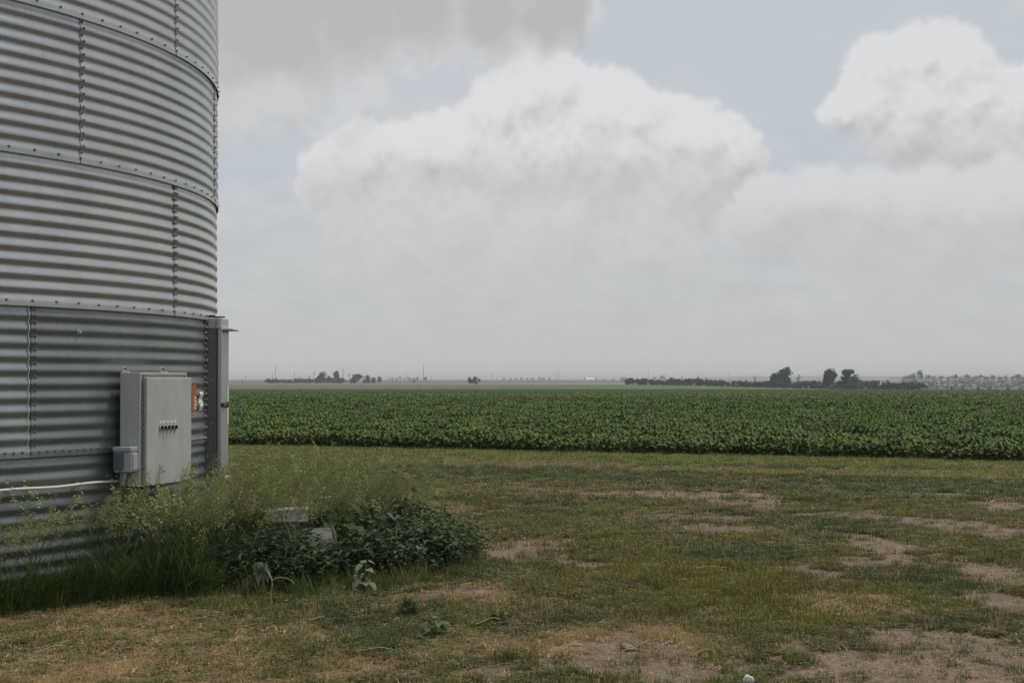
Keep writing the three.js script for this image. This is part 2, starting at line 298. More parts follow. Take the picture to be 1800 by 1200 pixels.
const zincLower = [zinc([0.27, 0.295, 0.295], 1.45), zinc([0.38, 0.415, 0.42], 1.3), zinc([0.29, 0.315, 0.315], 1.4)];
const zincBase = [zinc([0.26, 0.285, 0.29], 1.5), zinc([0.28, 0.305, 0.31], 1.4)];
const boltMat = new THREE.MeshStandardMaterial({ color: C(0.22, 0.22, 0.22), metalness: 0.6, roughness: 0.5 });
{
  const SEG = 18, VS = PITCHES * 12, LAP = 0.010, UP = 0.034;
  const sheetGeo = (() => {
    const P = [], U = [], Nn = [], I = [], span = STEP * 12 + LAP, rows = VS + 4;
    for (let j = 0; j <= rows; j++) for (let i = 0; i <= SEG; i++) {
      const y = lerp(-UP, RING + UP, j / rows), a = span * i / SEG, k = Math.PI * 2 * PITCHES / RING;
      const r = BIN.R + WAVE * Math.cos(k * Math.max(0, y)) + lerp(0.0075, -0.004, (y + UP) / (RING + 2 * UP)) + lerp(0.0018, -0.0018, i / SEG), dr = y < 0 ? 0 : -WAVE * k * Math.sin(k * y);
      P.push(Math.cos(a) * r, y, -Math.sin(a) * r); U.push(a * BIN.R / 2.1, y / 2.1);
      const n = new THREE.Vector3(Math.cos(a), -dr, -Math.sin(a)).normalize(); Nn.push(n.x, n.y, n.z);
    }
    for (let j = 0; j < rows; j++) for (let i = 0; i < SEG; i++) { const a = j * (SEG + 1) + i; I.push(a, a + 1, a + SEG + 2, a, a + SEG + 2, a + SEG + 1); }
    const g = new THREE.BufferGeometry(); g.setAttribute('position', new THREE.Float32BufferAttribute(P, 3)); g.setAttribute('normal', new THREE.Float32BufferAttribute(Nn, 3)); g.setAttribute('uv', new THREE.Float32BufferAttribute(U, 2)); g.setIndex(I); return g;
  })();
  const bin = thing('grain_bin', 'tall round grain bin of galvanised corrugated steel sheets bolted in rings', 'grain bin', [BIN.x, 0, -BIN.d]);
  // rings from the ground up; the angle is where one of its upright laps stands
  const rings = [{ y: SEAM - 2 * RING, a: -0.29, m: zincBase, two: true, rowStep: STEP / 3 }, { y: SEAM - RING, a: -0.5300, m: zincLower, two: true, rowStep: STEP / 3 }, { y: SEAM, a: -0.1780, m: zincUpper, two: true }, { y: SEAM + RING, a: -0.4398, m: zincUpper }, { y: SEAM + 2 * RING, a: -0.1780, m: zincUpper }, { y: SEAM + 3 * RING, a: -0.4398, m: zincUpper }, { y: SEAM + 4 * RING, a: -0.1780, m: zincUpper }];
  const boltGeo = merge([new THREE.CylinderGeometry(0.007, 0.0095, 0.010, 6).rotateZ(-Math.PI / 2).translate(0.0075, 0, 0), new THREE.CylinderGeometry(0.0105, 0.0125, 0.004, 8).rotateZ(-Math.PI / 2).translate(0.002, 0, 0)]);
  const put = (list, a, y, out = 0.0045) => { list.push(boltGeo.clone().rotateX((a * 37 + y * 11) % 1).translate(BIN.R + wallWave(y) + out, y, 0).rotateY(a)); };
  const r = rng(5), mix = rng(12);
  rings.forEach((g, k) => {
    for (let s = 0; s < 12; s++) {
      const a = g.a + s * STEP * 12;
      let m = g.m[Math.floor(mix() * g.m.length)];
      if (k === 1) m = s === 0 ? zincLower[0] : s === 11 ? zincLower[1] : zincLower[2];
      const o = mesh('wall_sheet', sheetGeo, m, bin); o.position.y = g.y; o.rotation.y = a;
      if (k === 1 && s === 11) tag(o, 'paler lower wall sheet');
      const list = [], up = Math.abs(((a + Math.PI) % (2 * Math.PI)) - Math.PI) < 1.7;
      if (up) {
        for (let q = 1; q < 22; q++) for (const side of g.two ? [-1, 1] : [q % 2 ? -0.6 : 0.6]) put(list, a + LAP / 2 + side * 0.0030 + (q % 2 ? 0.0012 : -0.0012), g.y + q * RING / 22 + (r() - 0.5) * 0.002, 0.004);
        const bolts = mesh('lap_bolt_row', merge(list), boltMat, bin); bolts.userData.kind = 'stuff';
      }
    }
    const list = [], st = g.rowStep || STEP, n = Math.round(2.6 / st);
    for (let i = -n; i <= n; i++) { const a = (k === 0 ? -0.5736 : k === 1 ? -0.5736 : k === 2 ? -0.5732 : k === 3 ? -0.5707 : -0.5253) + i * st; if (a > -1.9 && a < 1.2) put(list, a + 0.0006 * (r() - 0.5), g.y + 0.006 + (r() - 0.5) * 0.004, 0.006); }
    if (k > 0) mesh('ring_bolt_row', merge(list), boltMat, bin).userData.kind = 'stuff';
  });
  // bright drawn edge of the lap on the paler lower sheet
  {
    const pts = []; for (let i = 0; i <= 132; i++) { const y = SEAM - RING + i / 132 * (RING - 0.03), r0 = BIN.R + wallWave(y) + 0.003; pts.push(new THREE.Vector3(Math.cos(-0.5335) * r0, y, -Math.sin(-0.5335) * r0)); }
    mesh('sealant_bead', new THREE.TubeGeometry(new THREE.CatmullRomCurve3(pts), 132, 0.004, 5), std([0.62, 0.64, 0.64], 0.5), bin);
  }
  // a stray bolt with a square washer
  { const a = binAngle(136), y = EYE + (665.5 - 582) / FOCAL * 11.9; const o = mesh('plug_bolt', merge([box(0.006, 0.03, 0.03, 0, 0, 0), new THREE.CylinderGeometry(0.010, 0.011, 0.02, 6).rotateZ(-Math.PI / 2).translate(0.012, 0, 0)]), new THREE.MeshStandardMaterial({ color: C(0.6, 0.57, 0.42), metalness: 0.6, roughness: 0.5 }), bin); o.position.set(Math.cos(a) * (BIN.R + 0.009), y, -Math.sin(a) * (BIN.R + 0.009)); o.rotation.y = a; }
  const top = SEAM + 5 * RING;
  const roofPanels = 24, rg = [];
  for (let i = 0; i < roofPanels; i++) {
    const T = new Tri(), a0 = i / roofPanels * Math.PI * 2, a1 = (i + 1) / roofPanels * Math.PI * 2, e = BIN.R + 0.12, p = (a, q, y) => [Math.cos(a) * q, y, -Math.sin(a) * q];
    T.q(p(a0, e, top - 0.03), p(a1, e, top - 0.03), p(a1, 0.4, top + 2.9), p(a0, 0.4, top + 2.9));
    mesh('roof_panel', T.geo(), zincUpper[i % 4], bin); const rib = bar(p(a0, e, top - 0.01), p(a0, 0.4, top + 2.93), 0.03, 0.02, 4); rg.push(rib);
  }
  mesh('roof_ribs', merge(rg), zincUpper[0], bin).userData.kind = 'stuff';
  mesh('roof_cap', new THREE.ConeGeometry(0.48, 0.3, 24).translate(0, top + 3.02, 0), zincUpper[1], bin);
  mesh('foundation', new THREE.CylinderGeometry(BIN.R + 0.03, BIN.R + 0.03, 0.08, 72, 1, true).translate(0, 0.0, 0), std([0.33, 0.31, 0.28], 0.95), bin);
  // walk-in door: a deep flat frame that stands out of the wall, seen almost edge on
  const aD = binAngle(363), yT = 2.21, yB = 0.76, W = 0.40, OUT = 0.098;
  const door = new THREE.Group(); door.name = 'walk_in_door'; bin.add(door);
  door.position.set(Math.cos(aD) * BIN.R, 0, -Math.sin(aD) * BIN.R); door.rotation.y = aD;       // x outwards, z towards the camera
  const dk = new THREE.MeshStandardMaterial({ color: C(0.20, 0.205, 0.21), metalness: 0.7, roughness: 0.55 }), lt = new THREE.MeshStandardMaterial({ color: C(0.60, 0.61, 0.61), metalness: 0.75, roughness: 0.42, map: zincMap });
  mesh('frame_side', rbox(OUT, yT - yB, 0.004, OUT / 2 - 0.01, (yT + yB) / 2, -0.002, 0.001), dk, door);
  mesh('frame_side', rbox(OUT, yT - yB, 0.004, OUT / 2 - 0.01, (yT + yB) / 2, -W, 0.001), dk, door);
  mesh('frame_flange', rbox(0.004, yT - yB, 0.03, OUT - 0.012, (yT + yB) / 2, 0.012, 0.001), dk, door);
  mesh('frame_edge', rbox(0.012, yT - yB, 0.012, OUT - 0.002, (yT + yB) / 2, -0.004, 0.002), new THREE.MeshStandardMaterial({ color: C(0.09, 0.085, 0.09), roughness: 0.7, metalness: 0.3 }), door);
  mesh('door_leaf', rbox(0.05, yT - yB - 0.06, W - 0.01, OUT + 0.012, (yT + yB) / 2 - 0.02, -W / 2, 0.008), lt, door);
  mesh('top_rail', rbox(OUT + 0.02, 0.10, W + 0.02, OUT / 2 + 0.02, yT - 0.03, -W / 2, 0.006), lt, door);
  mesh('drip_cap', merge([rbox(0.12, 0.014, W * 0.9, OUT + 0.07, yT - 0.085, -W / 2 - 0.02, 0.003), rbox(0.03, 0.03, 0.03, OUT + 0.06, yT - 0.10, -0.16, 0.004)]), lt, door);
  mesh('torn_seal', merge([box(0.10, 0.012, 0.04, 0.075, yT + 0.03, -0.02).rotateZ(-0.015), box(0.05, 0.02, 0.05, 0.04, yT + 0.036, -0.03)]), std([0.03, 0.025, 0.05], 0.7), door);
  const fb = []; for (const [x, n, st, y0] of [[0.006, 9, 0.178, 0.78], [0.055, 4, 0.40, 0.86]]) for (let i = 0; i < n; i++) fb.push(new THREE.SphereGeometry(0.011, 8, 5, 0, 6.3, 0, 1.6).rotateX(Math.PI / 2).translate(x, y0 + i * st, 0.001));
  mesh('frame_bolt_row', merge(fb), new THREE.MeshStandardMaterial({ color: C(0.5, 0.5, 0.5), metalness: 0.7, roughness: 0.45 }), door).userData.kind = 'stuff';
  const latch = mesh('latch', merge([new THREE.CylinderGeometry(0.028, 0.03, 0.03, 14).rotateZ(Math.PI / 2).translate(OUT + 0.05, 1.43, -0.22), rbox(0.03, 0.04, 0.2, OUT + 0.045, 1.43, -0.1, 0.008)]), std([0.035, 0.035, 0.037], 0.5), door);
  const strip = (() => { const c = document.createElement('canvas'); c.width = 64; c.height = 512; const x = c.getContext('2d'); x.fillStyle = '#d9d9d6'; x.fillRect(0, 0, 64, 512); x.fillStyle = '#8a8a86'; const q = rng(8); for (let y = 8; y < 500; y += 7 + q() * 16) x.fillRect(8 + q() * 10, y, 20 + q() * 24, 2 + q() * 5); const t = new THREE.CanvasTexture(c); t.colorSpace = THREE.SRGBColorSpace; return t; })();
  mesh('decal_strip', new THREE.PlaneGeometry(0.08, 0.36).rotateY(Math.PI / 2).translate(OUT + 0.0395, 1.43, -0.345), std(0xffffff, 0.6, { map: strip }), door);
  mesh('threshold', rbox(0.22, 0.05, W + 0.05, 0.10, yB - 0.025, -W / 2, 0.008), std([0.42, 0.41, 0.39], 0.8), door);
}
// ------------------------------------------------------------------ things fixed to the bin
{
  const white = std([0.62, 0.62, 0.60], 0.5), steel = new THREE.MeshStandardMaterial({ color: C(0.6, 0.6, 0.6), metalness: 0.9, roughness: 0.35 });
  // white conduit round the bin
  const pts = []; for (let i = 0; i <= 60; i++) pts.push(onBin(lerp(-1.35, binAngle(207), i / 60), EYE - 0.806 + 0.004 * Math.sin(i * 0.7), 0.035));
  const pipe = thing('conduit_pipe', 'thin white conduit pipe running level round the bin wall to the control cabinet', 'pipe');
  mesh('tube', new THREE.TubeGeometry(new THREE.CatmullRomCurve3(pts), 90, 0.0105, 8), white, pipe);
  for (const i of [6, 18, 30, 42, 54]) { const p = pts[i], q = onBin(lerp(-1.35, binAngle(207), i / 60), p.y, 0.0); mesh('pipe_clamp', merge([bar(q.toArray(), p.toArray(), 0.006), new THREE.TorusGeometry(0.016, 0.004, 5, 10).rotateY(Math.PI / 2).translate(p.x, p.y, p.z)]), steel, pipe); }
  // control cabinet
  const a0 = binAngle(199), HT = 0.90, WD = 0.76, DP = 0.165, yTop = 1.722;
  const ac = a0 + WD / 2 / BIN.R;
  const cab = thing('control_cabinet', 'tall light grey steel control cabinet with five switches on the bin wall', 'cabinet', onBin(ac, yTop - HT, 0.045).toArray(), ac);
  const paint = std([0.43, 0.435, 0.42], 0.55, { bumpMap: dataTexture(128, (u, v) => { const s = 0.5 + 0.5 * tileNoise(u, v, 40, 7.3, 2); return [s, s, s]; }, false), bumpScale: 0.0004 });
  const dust = dataTexture(256, (u, v) => { const s = 0.95 + 0.09 * tileNoise(u, v, 4, 5.5, 4) + 0.04 * tileNoise(u, v, 50, 2.5, 2); return [s, s * 0.997, s * 0.985]; });
  const paintDoor = paint.clone(); paintDoor.color = C(0.475, 0.49, 0.49); paintDoor.map = dust;
  const paintBody = paint.clone(); paintBody.color = C(0.475, 0.49, 0.49); paintBody.map = dust;
  // local axes: x outwards, y up, z towards the camera side
  mesh('body', rbox(DP, HT, WD, DP / 2, HT / 2, 0, 0.008), paintBody, cab);
  mesh('rim', merge([rbox(0.012, 0.02, WD + 0.004, DP + 0.006, HT - 0.010, 0, 0.003), rbox(0.012, 0.02, WD + 0.004, DP + 0.006, 0.010, 0, 0.003), rbox(0.012, HT - 0.042, 0.02, DP + 0.006, HT / 2, WD / 2 - 0.010, 0.003), rbox(0.012, HT - 0.042, 0.02, DP + 0.006, HT / 2, -WD / 2 + 0.010, 0.003)]), paintDoor, cab);
  const dz = -0.035, door = mesh('door', rbox(0.032, HT - 0.045, WD - 0.03, DP + 0.032, HT / 2 - 0.02, dz, 0.006), paintDoor, cab);
  const hinge = []; for (let i = 0; i < 17; i++) hinge.push(new THREE.CylinderGeometry(0.007, 0.007, 0.032, 8).translate(DP + 0.026, 0.06 + i * 0.05, WD / 2 - 0.038));
  mesh('hinge', merge([...hinge, rbox(0.006, HT - 0.07, 0.024, DP + 0.016, HT / 2 - 0.02, WD / 2 - 0.032, 0.002)]), std([0.20, 0.20, 0.195], 0.6), cab);
  for (const z of [WD / 2 - 0.04, -WD / 2 + 0.12]) { const l = mesh('mounting_lug', merge([rbox(0.012, 0.05, 0.035, 0.01, HT + 0.02, z, 0.003), rbox(0.05, 0.008, 0.03, 0.03, HT + 0.004, z, 0.002)]), std([0.5, 0.5, 0.49], 0.6), cab); mesh('lug_bolt', new THREE.CylinderGeometry(0.009, 0.009, 0.016, 6).rotateZ(Math.PI / 2).translate(0.022, HT + 0.028, z), std([0.06, 0.06, 0.06], 0.5, { metalness: 0.6 }), l); }
  const knob = std([0.018, 0.018, 0.02], 0.35), label = std([0.66, 0.66, 0.65], 0.5);
  for (let i = 0; i < 5; i++) {
    const z = 0.115 - i * 0.058, y = 0.455, x = DP + 0.0485;
    const s = mesh('selector_switch', merge([new THREE.CylinderGeometry(0.021, 0.023, 0.010, 14).rotateZ(-Math.PI / 2).translate(x + 0.004, y, z), new THREE.CylinderGeometry(0.015, 0.016, 0.010, 12).rotateZ(-Math.PI / 2).translate(x + 0.013, y, z), rbox(0.010, 0.03, 0.012, x + 0.021, y, z, 0.003)]), knob, cab);
    mesh('legend_plate', merge([rbox(0.002, 0.022, 0.04, x + 0.001, y + 0.045, z, 0.0008), new THREE.TorusGeometry(0.0225, 0.003, 5, 16).rotateY(Math.PI / 2).translate(x + 0.008, y, z)]), label, s);
  }
  // meter socket box on the near side of the cabinet
  const mp = onBin(ac, 0, 0.045);
  const m = thing('junction_box', 'small blue grey stepped junction box on the side of the control cabinet', 'junction box', mp.toArray(), ac);
  const bl = std([0.34, 0.375, 0.385], 0.5), bd = std([0.115, 0.125, 0.13], 0.6, { map: dust });
  const jx = 0.085, jy = EYE - 0.635, jz = WD / 2;
  mesh('case', rbox(0.155, 0.19, 0.10, jx, jy, jz + 0.05, 0.008), bl, m);
  mesh('hood', rbox(0.165, 0.035, 0.115, jx, jy + 0.085, jz + 0.056, 0.008), bl, m);
  mesh('cover', rbox(0.085, 0.135, 0.02, jx - 0.03, jy - 0.01, jz + 0.106, 0.004), bd, m);
  mesh('side_cover', rbox(0.012, 0.13, 0.08, jx + 0.081, jy - 0.015, jz + 0.045, 0.004), bl, m);
  mesh('nipple', bar([jx, jy - 0.095, jz + 0.05], [jx - 0.03, jy - 0.20, jz + 0.05], 0.016, 0.016, 8), bl, m);
  // orange warning plate and a white decal that follows the corrugation
  const aw = binAngle(336), dW = 13.6, yW = (py) => EYE + (665.5 - py) / FOCAL * 14.15;
  const wp = thing('warning_plate', 'small orange warning plate with a white panel on the bin beside the cabinet', 'sign', onBin(aw, 0, 0.02).toArray(), aw);
  mesh('plate', rbox(0.004, yW(676) - yW(721), 0.13, 0.004, (yW(676) + yW(721)) / 2, 0, 0.001), std([0.36, 0.10, 0.025], 0.6), wp);
  mesh('panel', rbox(0.002, 0.11, 0.06, 0.0075, yW(707), -0.03, 0.0008), std([0.60, 0.60, 0.56], 0.6), wp);
  mesh('print', merge([box(0.001, 0.012, 0.035, 0.0092, yW(701), -0.03), box(0.001, 0.02, 0.025, 0.0092, yW(707), -0.03), box(0.001, 0.012, 0.04, 0.0092, yW(713), -0.03)]), std([0.36, 0.10, 0.025], 0.6), wp);
  mesh('bracket', box(0.02, 0.5 * (yW(676) - yW(721)), 0.03, -0.008, (yW(676) + yW(721)) / 2, 0), std([0.3, 0.3, 0.3], 0.6), wp);
  const ad0 = binAngle(348.5), ad1 = binAngle(354.5), P = [], I = [], U = [];
  for (let i = 0; i <= 60; i++) for (let j = 0; j <= 6; j++) { const y = lerp(yW(721), yW(688), i / 60), p = onBin(lerp(ad0, ad1, j / 6) , y, wallWave(y) + 0.0075); P.push(p.x, p.y, p.z); U.push(j / 6, i / 60); }
  for (let i = 0; i < 60; i++) for (let j = 0; j < 6; j++) { const k = i * 7 + j; I.push(k, k + 1, k + 8, k, k + 8, k + 7); }
  const g = new THREE.BufferGeometry(); g.setAttribute('position', new THREE.Float32BufferAttribute(P, 3)); g.setAttribute('uv', new THREE.Float32BufferAttribute(U, 2)); g.setIndex(I); g.computeVertexNormals();
  const dt = (() => { const c = document.createElement('canvas'); c.width = 128; c.height = 256; const x = c.getContext('2d'); x.fillStyle = '#e4e4e2'; x.fillRect(0, 0, 128, 256); x.fillStyle = '#33363a'; x.fillRect(14, 150, 60, 14); x.fillRect(20, 120, 40, 8); x.fillRect(10, 40, 90, 4); x.fillRect(10, 52, 70, 4); const t = new THREE.CanvasTexture(c); t.colorSpace = THREE.SRGBColorSpace; return t; })();
  tag(mesh('decal', g, std(0xffffff, 0.5, { map: dt })), 'white decal stuck over the corrugations beside the orange plate', 'decal');
}
console.log('bin done');
// ------------------------------------------------------------------ grass and weeds
const M4 = (x, y, z, turn, s, sy = s, tiltX = 0, tiltZ = 0) => new THREE.Matrix4().compose(new THREE.Vector3(x, y, z), new THREE.Quaternion().setFromEuler(new THREE.Euler(tiltX, turn, tiltZ, 'XYZ')), new THREE.Vector3(s, sy, s));
function blade(T, r, x, z, h, w, lean, dir, curl = 1, segs = 3) {      // one bent blade of grass
  let px = x, py = 0, pz = z; const cx = Math.cos(dir), cz = Math.sin(dir), sx = -cz, sz = cx; let a = lean * 0.35, L = null;
  for (let i = 1; i <= segs; i++) {
    const ww = w * (1 - (i - 1) / segs) * 0.5 + w * 0.06, w2 = i === segs ? 0 : w * (1 - i / segs) * 0.5 + w * 0.06, st = h / segs;
    const qx = px + cx * Math.sin(a) * st, qy = py + Math.cos(a) * st, qz = pz + cz * Math.sin(a) * st;
    const A = L ? L[0] : [px - sx * ww, py, pz - sz * ww], B = L ? L[1] : [px + sx * ww, py, pz + sz * ww];
    if (i === segs) T.t(A, B, [qx, qy, qz]); else { const D = [qx - sx * w2, qy, qz - sz * w2], E = [qx + sx * w2, qy, qz + sz * w2]; T.q(A, B, E, D); L = [D, E]; }
    px = qx; py = qy; pz = qz; a += lean * curl / segs;
  }
}
function tuft(seed, n, spread, h, w, lean, segs = 2) { const r = rng(seed), T = new Tri(); for (let i = 0; i < n; i++) { const q = Math.sqrt(r()) * spread, t = r() * 6.283; blade(T, r, Math.cos(t) * q, Math.sin(t) * q, h * (0.45 + 0.75 * r()), w * (0.7 + 0.6 * r()), lean * (0.3 + r()), r() * 6.283, 1, segs); } return T.geo(); }
const grassMat = leafMat([1, 1, 1], 0.28, 0.8);
// short mown turf over the yard, thin on the bare patches
const inWeeds = (x, d) => {                                            // the rank strip that was not mown, round the bin
  const r = Math.hypot(x - BIN.x, d - BIN.d); if (r < BIN.R + 0.02) return -1;
  const E = [[-9, 0.12], [-3.67, 0.16], [-3.2, 0.28], [-2.68, 0.55], [-1.87, 1.28], [-1.37, 1.65], [-0.77, 2.0], [0, 2.1]], ei = Math.max(1, E.findIndex((e) => x < e[0]));
  const edge = lerp(E[ei - 1][1], E[ei][1], clamp((x - E[ei - 1][0]) / (E[ei][0] - E[ei - 1][0]))) + 0.12 * fbm(x * 1.3, d * 1.3, 3.7, 2), q = r - BIN.R - (x < -2.3 ? 0.16 : 0);
  const bulge = 1 - Math.hypot((x + 1.6) / 1.25, (d - 14.6) / 2.0), back = 1 - Math.hypot((x + 2.9) / 1.15, (d - 16.6) / 3.2);
  return Math.max(q < edge && d < 15.5 ? Math.min(1, (edge - q) / 0.15) : 0, clamp(bulge * 2.2), clamp(back * 2));
};
{
  const green = [], dry = [], low = [], gc = [], dc = [], lc = [], r = rng(2024), litter = [], lic = [];
  const bands = [[7.6, 11, 900], [11, 15, 620], [15, 21, 380], [21, 28, 220], [28, 45, 120]];
  for (const [d0, d1, per] of bands) {
    const w = 0.38 * d1 + 0.8, n = Math.floor((d1 - d0) * 2 * w * per);
    for (let i = 0; i < n; i++) {
      const d = lerp(d0, d1, r()), x = (r() * 2 - 1) * w;
      if (Math.abs(x) > 0.365 * d + 0.8) continue;
      const e = d - cropFront(x); if (e > 0.05) continue;
      if (Math.hypot(x - BIN.x, d - BIN.d) < BIN.R + 0.03) continue;
      const k = cover(x, d), p = r();
      const clump = fbm(x * 3.1, d * 2.6, 21.3, 2);
      if (p < k.bare * 0.90 || (clump < -0.04 && r() < 0.62)) continue;
      const big = d > 21 ? 1.9 : d > 15 ? 1.45 : d > 11 ? 1.1 : 0.95, y = groundY(x, d) - 0.004, s = big * (0.7 + 0.6 * r()) * (1 - 0.25 * k.bare), v = (0.7 + 0.6 * r()) * (1 + 0.55 * clump);
      const h = (0.65 + 0.5 * clamp(0.5 + k.mid) + 0.25 * k.verge) * (d > 21 ? 0.62 : d > 15 ? 0.78 : 1);
      const t = r();
      if (t < k.straw * 0.72 + 0.20) { dry.push(M4(x, y, -d, r() * 6.3, s, s * h * 0.8)); const q = 0.7 + 0.6 * r(); dc.push(C(0.46 * q, 0.335 * q, 0.18 * q)); if (r() < 0.45) { litter.push(M4(x, y + 0.012, -d, r() * 6.3, s)); lic.push(C(0.56 * q, 0.44 * q, 0.27 * q)); } }
      else if (t < 0.72 || r() < k.moss) {
        const c = k.moss > 0.25 + 0.5 * r() ? [0.170, 0.172, 0.045] : k.dark > 0.4 ? [0.100, 0.125, 0.050] : k.verge > 0.5 ? [0.195, 0.225, 0.062] : [0.155, 0.165, 0.056];
        green.push(M4(x, y, -d, r() * 6.3, s, s * h)); gc.push(C(c[0] * v, c[1] * v, c[2] * v));
      } else { const c = k.dark > 0.35 ? [0.085, 0.115, 0.048] : k.verge > 0.5 ? [0.165, 0.195, 0.062] : [0.138, 0.145, 0.056]; low.push(M4(x, y, -d, r() * 6.3, s, s * h)); lc.push(C(c[0] * v, c[1] * v, c[2] * v)); }
    }
  }
  copies('mown_grass', tuft(11, 13, 0.055, 0.075, 0.0065, 0.9, 3), grassMat, green, gc);
  copies('dry_grass', tuft(12, 11, 0.05, 0.07, 0.005, 0.8, 2), grassMat, dry, dc);
  // creeping clover-like weeds: small flat leaves
  const T = new Tri(), q = rng(31);
  for (let i = 0; i < 16; i++) { const a = q() * 6.3, R = Math.sqrt(q()) * 0.06, x = Math.cos(a) * R, z = Math.sin(a) * R, y = 0.012 + q() * 0.035, s = 0.006 + q() * 0.008, b = q() * 6.3, ux = Math.cos(b), uz = Math.sin(b), t = (q() - 0.5) * 0.9; T.q([x - ux * s, y - t * s, z - uz * s], [x - uz * s * 0.7, y, z + ux * s * 0.7], [x + ux * s, y + t * s, z + uz * s], [x + uz * s * 0.7, y, z - ux * s * 0.7]); }
  for (let i = 0; i < 6; i++) blade(T, q, (q() - 0.5) * 0.08, (q() - 0.5) * 0.08, 0.05 * (0.6 + q()), 0.005, 0.9, q() * 6.3, 1, 2);
  copies('creeping_weed', T.geo(), grassMat, low, lc);
  // cut straw lying about
  const S = new Tri(), u = rng(44);
  for (let i = 0; i < 7; i++) { const a = u() * 6.3, L = 0.03 + u() * 0.07, x = (u() - 0.5) * 0.12, z = (u() - 0.5) * 0.12, y = u() * 0.02, w = 0.0018, dx = Math.cos(a), dz = Math.sin(a), dy = (u() - 0.5) * 0.02; S.q([x - dz * w, y, z + dx * w], [x + dz * w, y, z - dx * w], [x + dx * L + dz * w, y + dy, z + dz * L - dx * w], [x + dx * L - dz * w, y + dy, z + dz * L + dx * w]); S.t([x, y - w, z], [x, y + w, z], [x + dx * L, y + dy, z + dz * L]); }
  copies('straw_litter', S.geo(), std([1, 1, 1], 0.9), litter, lic);
  console.log('turf', green.length, dry.length, low.length, litter.length);
  // small stones on the bare soil
  const stones = [], sc = [], st = new THREE.IcosahedronGeometry(1, 0); { const p = st.attributes.position, g2 = rng(3); const m = {}; for (let i = 0; i < p.count; i++) { const key = [p.getX(i), p.getY(i), p.getZ(i)].map((x) => x.toFixed(2)).join(); m[key] ??= 0.75 + 0.5 * g2(); p.setXYZ(i, p.getX(i) * m[key], p.getY(i) * m[key] * 0.6, p.getZ(i) * m[key]); } st.computeVertexNormals(); }
  for (let i = 0; i < 42000; i++) { const d = 7.8 + r() * r() * 15, x = (r() * 2 - 1) * (0.36 * d + 0.4), k = cover(x, d); if (r() > k.bare * 1.1) continue; const s = 0.003 + 0.009 * r() ** 4, q2 = 0.7 + 0.7 * r(); stones.push(M4(x, groundY(x, d) + s * 0.2, -d, r() * 6.3, s)); sc.push(C(0.25 * q2, 0.19 * q2, 0.15 * q2)); }
  tag(copies('gravel', st, std([1, 1, 1], 0.95), stones, sc), null, null, null, 'stuff');
}
// rank grass: stems with nodding panicles, and long blades below
function brome(seed) {
  const r = rng(seed), T = new Tri(), H = 0.78 + 0.25 * r(), n = 6; let x = 0, y = 0, z = 0, a = 0.05; const pts = [[0, 0, 0]];
  for (let i = 1; i <= n; i++) { a += 0.05 + (i > 4 ? 0.16 : 0.02) * r(); x += Math.sin(a) * H / n; y += Math.cos(a) * H / n; pts.push([x, y, z]); }
  for (let i = 0; i < n; i++) { const w = 0.0024 * (1 - i / n * 0.6), A = pts[i], B = pts[i + 1]; T.q([A[0] - w, A[1], A[2]], [A[0] + w, A[1], A[2]], [B[0] + w, B[1], B[2]], [B[0] - w, B[1], B[2]]); T.q([A[0], A[1], A[2] - w], [A[0], A[1], A[2] + w], [B[0], B[1], B[2] + w], [B[0], B[1], B[2] - w]); }
  const S = new Tri();                                                 // the panicle
  for (let i = 0; i < 44; i++) {
    const t = 0.74 + 0.26 * (i / 44), k = Math.min(n - 1, Math.floor(t * n)), f = t * n - k, A = pts[k], B = pts[k + 1], p = [lerp(A[0], B[0], f), lerp(A[1], B[1], f), 0];
    const d = r() * 6.3, L = (0.02 + 0.05 * r()) * (1.25 - 0.9 * (t - 0.74) / 0.26), q = [p[0] + Math.cos(d) * L * 0.75 + 0.012, p[1] + L * (0.1 + 0.6 * r()) - 0.01, p[2] + Math.sin(d) * L * 0.75];
    S.t([p[0], p[1], p[2]], [p[0] + 0.001, p[1] + 0.001, p[2]], q);
    const s = 0.018 + 0.018 * r(), w = 0.0046 + 0.0020 * r(), dx = Math.cos(d) * 0.5 + 0.5, dy = -0.5 + 0.9 * r(), dz = Math.sin(d) * 0.6, e = [q[0] + dx * s, q[1] + dy * s, q[2] + dz * s], mx = [(q[0] + e[0]) / 2, (q[1] + e[1]) / 2, (q[2] + e[2]) / 2];
    S.q(q, [mx[0] + w, mx[1] + w, mx[2]], e, [mx[0] - w, mx[1] - w, mx[2]]); S.q(q, [mx[0], mx[1] + w, mx[2] + w], e, [mx[0], mx[1] - w, mx[2] - w]);
  }
  const L = new Tri();
  for (let i = 0; i < 4; i++) { const t = 0.1 + i * 0.15, k = Math.floor(t * n), p = pts[k], d = r() * 6.3, B = new Tri(); blade(B, r, 0, 0, 0.2 + 0.16 * r(), 0.009, 1.7, d, 1, 4); for (let j = 0; j < B.p.length; j += 3) { L.p.push(B.p[j] + p[0], B.p[j + 1] + p[1], B.p[j + 2] + p[2]); } }
  return { stem: T.geo(), head: S.geo(), leaf: L.geo() };
}
